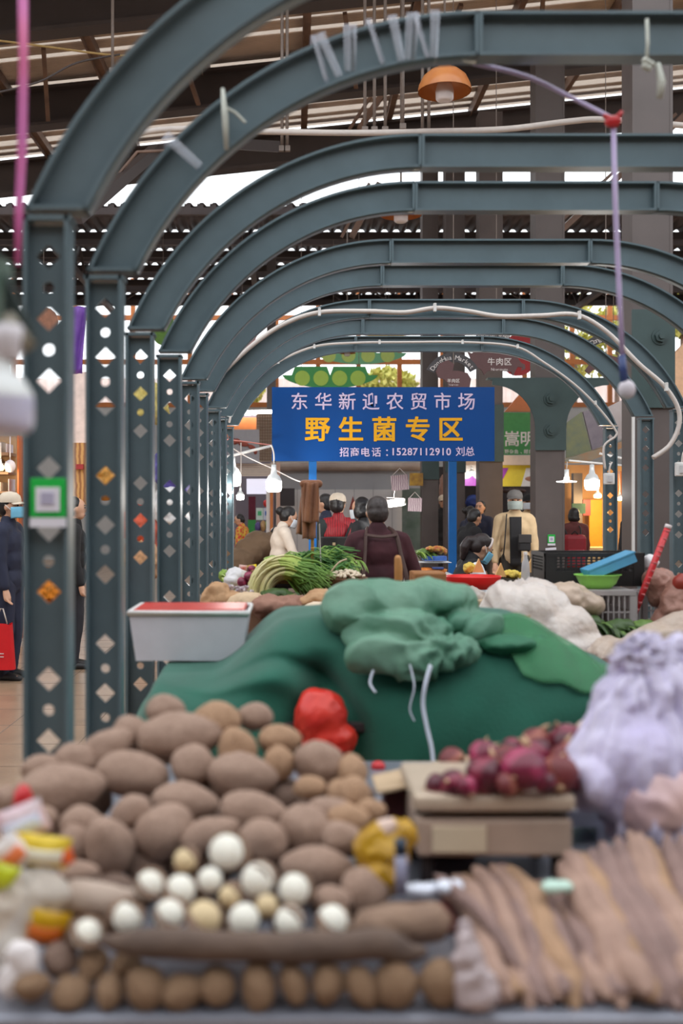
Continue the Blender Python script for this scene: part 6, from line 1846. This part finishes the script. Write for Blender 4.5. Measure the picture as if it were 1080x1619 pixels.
    remesh(m, .0085 if d < 12 else .011, 2, t, 'body', M_skin)
    for side in (-1, 1):
        m = MB(); m.ball(Hd((side * .0175 * H, hd * .93, .010 * H)), (.0085 * H, .005 * H, .0045 * H), RH, 2); m.build('eye', M_eye, t)
        m = MB(); m.tube([Hd((side * .008 * H, hd * .98, .024 * H)), Hd((side * .030 * H, hd * .86, .024 * H))], .0028 * H, 5); m.build('eyebrow', hair_m or M_hair, t)
    if not mask:
        m = MB(); m.ball(Hd((0, hd * .90, -.034 * H)), (.014 * H, .006 * H, .0042 * H), RH, 2); m.build('mouth', M_lip, t)
    vx = .013 if d < 12 else .017
    # jacket
    g = girth
    m = MB()
    cz = (.02 - coat) * H
    m.ball(W(pel + T * (.03 * H)), (.100 * H * g, .078 * H * g, .080 * H), RZ, 2)
    if coat: T_([pel + Vector((-.03 * H, 0, -.02 * H)), pel + Vector((-.03 * H, 0, -coat * H))], [.082 * H * g, .075 * H * g], m); T_([pel + Vector((.03 * H, 0, -.02 * H)), pel + Vector((.03 * H, 0, -coat * H))], [.082 * H * g, .075 * H * g], m)
    m.ball(W(pel + T * .14 * H), (.094 * H * g, .074 * H * g, .10 * H), RZ @ Matrix.Rotation(-la, 3, 'X'), 2)
    m.ball(W(pel + T * .235 * H), (.106 * H * g, .078 * H * g, .095 * H), RZ @ Matrix.Rotation(-la, 3, 'X'), 2)
    T_([sh + Vector((-.082 * H * sex, 0, -.004 * H)), sh + Vector((.082 * H * sex, 0, -.004 * H))], .046 * H, m)
    T_([nk - T * .04 * H, nk + Th * .012 * H], [.050 * H, .043 * H], m)
    sl = []
    for side in (-1, 1):
        a, e, w, f = J[side]
        q = MB() if vest else m
        T_([a, e, w - f * .012 * H], [.043 * H * g ** .5, .036 * H * g ** .5, .027 * H], q)
        if vest: sl.append(q)
    jm = vest or top_col
    o = remesh(m, vx, 3, t, 'jacket' if not vest else 'vest', jm); wrinkle(o, .007, 9, px * .1)
    for q in sl:
        o = remesh(q, vx, 3, t, 'sleeve', top_col); wrinkle(o, .005, 11, px * .1)
    # trousers and shoes
    m = MB()
    for side in (-1, 1):
        hip, kn, an = J[(side, 'l')]
        T_([hip + Vector((0, 0, .02 * H)), kn, an], [.063 * H, .047 * H, .036 * H], m)
    m.ball(W(pel), (.090 * H, .070 * H, .06 * H), RZ, 2)
    o = remesh(m, vx, 3, t, 'trousers', leg_col or mat('trousers_dark', (38, 38, 46), .8, var=.1)); wrinkle(o, .006, 10, px)
    for side in (-1, 1):
        hip, kn, an = J[(side, 'l')]
        m = MB(); m.tube([W(an + Vector((0, -.028 * H, -.024 * H))), W(an + Vector((0, .03 * H, -.022 * H))), W(an + Vector((0, .098 * H, -.032 * H)))], [.022 * H, .026 * H, .019 * H], 10, flat=.8, round_ends=True); m.build('shoe', mat('shoe_dark', (30, 28, 30), .5), t)
    # hair
    hm = hair_m or M_hair
    m = MB()
    if hair in ('short', 'bob', 'bun', 'tail'):
        m.ball(Hd((0, -.016 * H, .020 * H)), (hw * 1.13, hd * .98, hh * .88), RH, 3)
        m.ball(Hd((0, -.028 * H, -.004 * H)), (hw * 1.08, hd * .76, hh * .74), RH, 3)
        if hair == 'bob':
            m.ball(Hd((0, -.020 * H, -.030 * H)), (hw * 1.26, hd * .92, hh * .62), RH, 3)
            for sd in (-1, 1): m.ball(Hd((sd * hw * .95, -.004 * H, -.018 * H)), (hw * .30, hd * .62, hh * .70), RH, 2)
        if hair == 'bun':
            m.ball(Hd((0, -.082 * H, .012 * H)), (.032 * H, .030 * H, .032 * H), RH, 2)
        if hair == 'tail':
            m.tube([Hd((0, -.05 * H, .02 * H)), Hd((0, -.080 * H, -.005 * H)), Hd((0, -.082 * H, -.05 * H)), Hd((0, -.060 * H, -.10 * H))], [.024 * H, .030 * H, .030 * H, .016 * H], 10, round_ends=True)
        o = remesh(m, .008 if d < 12 else .011, 2, t, 'hair', hm); wrinkle(o, .003, 30, px)
    if cap:
        cm = cap
        k = thing('cap', 'x', 'x', (0, 0, 0)); 
        bpy.data.objects.remove(k)
        m = MB()
        m.lathe([(hw * 1.20, .026 * H), (hw * 1.22, .040 * H), (hw * 1.10, .062 * H), (hw * .7, .080 * H), (0, .087 * H)], (0, 0, 0), 20, None, 1.16)
        for v in m.bm.verts: v.co = Hd((v.co.x, v.co.y - .004 * H, v.co.z))
        m2 = MB()
        def brim(u, v):
            a = (u - .5) * 2.2
            r = hd * (1.12 + .62 * v)
            return Hd((math.sin(a) * hw * (1.2 + .05 * v), .2 * hd + math.cos(a) * r * .95 - .2 * hd, .032 * H - .008 * H * v - .008 * H * abs(a)))
        m2.grid(brim, 13, 5, .004)
        c = m.build('cap', cm, t); m2.build('brim', cm, c)
    if mask:
        m = MB()
        def f(u, v):
            a = (u - .5) * 2.5; b = v
            z = (-.062 + .060 * b) * H
            k = 1.10 - .10 * abs(b - .6)
            return Hd((math.sin(a) * hw * 1.10 * k, (math.cos(a) * hd * 1.17 * k) + .004 * H, z + .006 * H * math.cos(a)))
        m.grid(f, 17, 9, .003)
        mk = m.build('face_mask', mask, t)
        for sd in (-1, 1):
            m = MB(); m.tube([Hd((sd * hw * 1.02, .022 * H, -.012 * H)), Hd((sd * hw * 1.10, -.008 * H, .014 * H))], .002 * H, 5); m.build('ear_loop', M_white, mk)
    return dict(t=t, W=W, Hd=Hd, J=J, H=H, pel=pel, sh=sh, T=T, hw=hw, hd=hd, hh=hh, RH=RH, RZ=RZ, Fw=Fw, nk=nk)

M_blmask = mat('mask_blue', (120, 190, 222), .6, var=.04)
M_wmask = mat('mask_white', (206, 212, 220), .6, var=.04)
M_navy = mat('navy_cloth', (34, 38, 60), .8, var=.12, scale=5)
M_blackc = mat('black_cloth', (28, 27, 30), .85, var=.12, scale=5)
M_cream = mat('cream_cloth', (216, 200, 180), .8, var=.06)
ARM_WORK = ((.30, .35, -1), (-.1, 1, -.35))
# man with the red shopping bag at the picture edge
p = person('person in navy jacket, cream cap and blue mask carrying a red shopping bag', 13, 9.66, 781, -100, M_navy, mat('navy_trousers', (36, 40, 62), .8, var=.1), cap=M_cream, mask=M_blmask, arms=(((.10, .0, -1), (.05, .12, -1)), ((.12, .05, -1), (.05, .25, -1))), girth=1.02)
hand = P(4, 962, 9.45)
t = thing('shopping_bag', 'red shopping bag with thin white lines carried at the picture edge', 'bag', P(4, 1058, 9.45))
m = MB()
c0 = P(2, 1058, 9.45); c1 = P(2, 986, 9.45)
def bagf(u, v):
    a = 2 * PI * u
    w = (.125 * (1 - v) + .095 * v)
    return c0.lerp(c1, v) + Vector((math.copysign(abs(math.cos(a)) ** .5, math.cos(a)) * w, math.copysign(abs(math.sin(a)) ** .6, math.sin(a)) * .06, 0.008 * math.sin(a * 3) * v))
m.grid(bagf, 33, 10)
m.build('bag_body', mat('bag_red', (206, 24, 32), .45, var=.06), t)
m = MB(); m.tube([c1 + Vector((-.06, -.03, 0)), hand + Vector((-.01, -.02, 0.0)), hand + Vector((.01, -.02, 0)), c1 + Vector((.06, -.03, 0))], .006, 6); m.build('handle', mat('handle_pale2', (206, 190, 180), .5), t)
for y in (1032, 1037):
    m = MB(); m.box(P(0, y, 9.45) + Vector((0, -.066, 0)), (.10, .004, .006)); m.build('line_print', M_white, t)
person('dark-clothed person half hidden between the first two arch posts', 117, 10.3, 786, -80, M_blackc, hair='short')
# far left shop
person('person in a bright floral jacket in the shop doorway behind the bulbs', 383, 18.5, 812, 70, mat('floral_jacket', (206, 62, 60), .8, rgb2=(214, 176, 70), scale=22, kind='voronoi'), hair='short', tilt=18, look=20)
person('person in a brown coat bending far over behind the garlic shoots', 388, 13.0, 846, -50, mat('brown_coat', (104, 82, 62), .85, var=.12, scale=5), lean=62, H=1.74, coat=.06, girth=1.42, arms=(((.1, .3, -1), (0, .2, -1)), ((.1, .3, -1), (0, .2, -1))), tilt=25)
person('person with a black hair bun and cream coat looking down beside the brown towel', 441, 12.0, 808, -75, mat('cream_coat', (212, 198, 184), .8, var=.06), hair='bun', mask=M_wmask, tilt=22, arms=(ARM_WORK, ARM_WORK), lean=6, H=1.56, coat=.08)
person('person with short black hair and dark jacket, face turned sideways behind the brown towel', 516, 13.0, 781, 75, M_navy, hair='short', tilt=5)
# red vest
M_redv = mat('red_vest', (158, 24, 34), .6, kind='wave', rgb2=(120, 14, 26), scale=12)
q = person('person seen from behind in a red puffer vest and cream cap', 535, 11.9, 782, 12, mat('sleeve_dark', (40, 48, 48), .85, var=.1), vest=M_redv, cap=M_cream, hair='short', girth=1.12, look=-30, arms=(((.25, .1, -1), (.0, .6, -1)), ((.25, .1, -1), (.0, .6, -1))))
m = MB(); m.tube([q['W'](q['sh'] + Vector((.07 * q['H'], -.085 * q['H'], .01))), q['W'](q['pel'] + Vector((-.0 * q['H'], -.155, .16 * q['H']))), q['W'](q['pel'] + Vector((-.10 * q['H'], -.11, .06 * q['H'])))], .018, 6, flat=.4); m.build('bag_strap', M_blackc, q['t'])
person('person with a thick black bob and white mask behind the maroon jacket', 576, 11.4, 786, 60, M_blackc, hair='bob', mask=M_wmask, tilt=10)
# maroon jacket
M_maroon = mat('maroon_cloth', (72, 28, 36), .85, rgb2=(54, 20, 28), scale=6)
q = person('person seen from behind in a dark maroon jacket with brown apron straps', 600, 7.75, 784, 6, M_maroon, hair='short', hair_m=M_hairg, girth=1.22, sex=1.0, tilt=8, lean=7, arms=(((.42, .05, -1), (.12, .75, -.6)), ((.42, .05, -1), (.12, .75, -.6))), coat=.05)
M_apr = mat('apron_brown', (74, 50, 44), .7, var=.12)
m = MB(); k = q['H']
for sd in (-1, 1):
    m.tube(smooth_path([q['W'](q['sh'] + Vector((sd * .048 * k, .03 * k, .050 * k))), q['W'](q['sh'] + Vector((sd * .068 * k, -.060 * k, .018 * k))), q['W'](q['sh'] + Vector((sd * .080 * k, -.112 * k, -.07 * k))), q['W'](q['pel'] + Vector((sd * .095 * k, -.118 * k, .14 * k))), q['W'](q['pel'] + Vector((sd * .10 * k, -.112 * k, .06 * k)))]), .017, 6, flat=.35)
m.build('apron_strap', M_apr, q['t'])
m = MB(); m.tube(smooth_path([q['W'](q['sh'] + Vector((-.068 * k, -.064 * k, .02 * k))), q['W'](q['sh'] + Vector((0, -.088 * k, .012 * k))), q['W'](q['sh'] + Vector((.068 * k, -.064 * k, .02 * k)))]), .016, 6, flat=.35); m.build('apron_band', M_apr, q['t'])
# seated girl
q = person('seated person with dark vest, white sleeves and blue mask bowing over the red tray', 722, 9.3, 853, -78, mat('white_tee', (226, 226, 230), .8, var=.03), vest=M_blackc, sit=.55, H=1.62, hair='tail', hair_m=mat('hair_dark_brown', (44, 32, 32), .5, var=.2, scale=50), mask=M_blmask, tilt=24, lean=14, arms=(ARM_WORK, ARM_WORK), sex=.92)
m = MB(); k = q['H']
m.tube([q['Hd']((math.cos(a) * q['hw'] * 1.20, .018 * k + math.sin(a) * .0, .010 * k + math.sin(a) * q['hh'] * .98)) for a in [PI * i / 12 for i in range(13)]], .006 * k, 6); m.build('head_band', mat('band_pale', (214, 200, 196), .5), q['t'])
t = thing('stool', 'low stool under the person bowing over the red tray', 'stool', (q['t'].location.x, 9.3, 0))
m = MB(); m.box((q['t'].location.x, 9.3, .46), (.34, .34, .04), bevel=.01); m.build('seat', M_dark, t)
for dx in (-.13, .13):
    for dy in (-.13, .13): m = MB(); m.cyl((q['t'].location.x + dx, 9.3 + dy, 0), (q['t'].location.x + dx, 9.3 + dy, .44), .016, n=8); m.build('leg', M_leg, t)
person('dark-haired person in black behind the seated one, before the wide brown column', 733, 13.6, 824, -60, M_blackc, hair='short', lean=18, H=1.55, tilt=10)
person('person in navy with tied black hair in the gap between two brown columns', 741, 17.2, 800, -70, M_navy, hair='bun', mask=M_wmask, tilt=12)
person('person in navy and white at the column edge, past the tied black hair', 760, 17.8, 792, 150, M_navy, hair='short')
person('person in a pale cap and black top in the narrow gap beside the blue leg', 701, 20.9, 784, 170, M_blackc, cap=M_cream, hair='short')
# grey cap
M_gcap = mat('grey_cap', (104, 100, 98), .8, var=.06)
q = person('person in grey cap, grey mask and beige open jacket between two columns', 814, 13.2, 777, 172, mat('beige_jacket', (198, 172, 136), .8, var=.08), mat('trousers_olive', (52, 48, 42), .8, var=.1), cap=M_gcap, mask=mat('mask_grey', (150, 160, 156), .6), hair='short', girth=1.05, sex=1.05)
m = MB(); k = q['H']
m.grid(lambda u, v: q['W'](q['pel'] + Vector(((u - .5) * (.075 + .01 * v) * k, (.084 + .010 * math.sin(v * PI) - .05 * max(0, v - .8)) * k, (-.03 + .345 * v) * k))), 7, 14, .004); m.build('shirt_front', M_blackc, q['t'])
m = MB(); m.tube([q['W'](q['sh'] + Vector((.06 * k, .055 * k, .03 * k))), q['W'](q['pel'] + Vector((.075 * k, .098 * k, .14 * k))), q['W'](q['pel'] + Vector((.085 * k, .075 * k, .02 * k)))], .012, 6, flat=.5); m.build('strap', M_blackc, q['t'])
c = P(829, 858, 12.95)
t = thing('shoulder_bag', 'black shoulder bag at the hip of the beige jacket', 'bag', c - Vector((0, 0, .12)))
m = MB(); m.box(c, (.15, .08, .20), bevel=.02); m.build('bag_body', M_blackc, t); m = MB(); m.box(c + Vector((0, -.043, .05)), (.155, .012, .10), bevel=.004); m.build('flap', mat('bag_black', (40, 38, 40), .5), t)
person('person in dark cap behind the beige jacket, mostly hidden', 836, 16.9, 783, 170, mat('tan_coat', (190, 160, 120), .8), cap=M_blackc, hair='short', mask=M_wmask)
person('person in a black jacket cut off by the wide brown column', 852, 16.0, 786, -160, M_blackc, mat('trousers_greyish', (112, 104, 104), .8), hair='short', girth=1.1)
blob_thing('carrier_bag', [(P(838, 890, 15.85), (.11, .07, .16)), (P(838, 860, 15.85), (.06, .05, .12))], mat('white_film', (226, 222, 224), .4), 'white carrier bag held beside the black jacket', 'bag', voxel=.014, amp=.015, freq=9)
# backpack
q = person('person with a black bob seen from behind, wearing a red backpack', 909, 16.0, 803, 8, mat('brown_red_jacket', (92, 44, 42), .85, var=.1), hair='bob', girth=1.15, lean=4)
c = P(908, 872, 15.72); 
t = thing('backpack', 'dark red backpack on the back of the black-bobbed shopper', 'backpack', c - Vector((0, 0, .27)))
m = MB(); m.box(c, (.34, .17, .50), bevel=.06); m.build('bag_body', mat('pack_red', (136, 22, 34), .6, var=.12), t)
m = MB(); m.box(c + Vector((0, -.10, -.09)), (.25, .06, .26), bevel=.025); m.build('front_pocket', mat('pack_red2', (150, 28, 40), .6, var=.08), t)
for sd in (-1, 1):
    m = MB(); m.tube(smooth_path([c + Vector((sd * .10, .02, .24)), c + Vector((sd * .12, .10, .33)), c + Vector((sd * .13, .2, .36))]), .02, 6, flat=.5); m.build('strap', M_blackc, t)
m = MB(); m.tube([c + Vector((-.05, -.03, .25)), c + Vector((0, -.03, .30)), c + Vector((.05, -.03, .25))], .01, 6); m.build('carry_loop', M_blackc, t)
m = MB(); m.ball(c + Vector((.05, -.135, .0)), .012, sub=2); m.build('badge', M_white, t)
person('person in black whose shoulder shows beside the big bolted column', 1006, 14.2, 790, 20, M_blackc, hair='short', girth=1.1)
# black chair beside the red vest
c = P(528, 880, 11.3)
t = thing('folding_chair', 'black folding chair standing behind the scallions', 'chair', (c.x, 11.3, 0))
m = MB(); m.box((c.x, 11.3, EYE - 68 / (FPX / 11.3)), (.31, .03, .26), bevel=.012); k = m.build('backrest', M_cblack, t)
m = MB(); m.box((c.x, 11.28, EYE - 60 / (FPX / 11.3)), (.03, .006, .03)); m.build('tag', M_cutc, k)
m = MB(); m.box((c.x, 11.50, .46), (.38, .36, .03), bevel=.01); m.build('seat', M_cblack, t)
for sd in (-1, 1):
    m = MB(); m.tube([(c.x + sd * .15, 11.31, EYE - .36), (c.x + sd * .17, 11.33, .46), (c.x + sd * .18, 11.66, 0.01)], .013, 8); m.build('leg', M_leg, t)
    m = MB(); m.tube([(c.x + sd * .17, 11.66, .45), (c.x + sd * .17, 11.36, .01)], .013, 8); m.build('leg', M_leg, t)
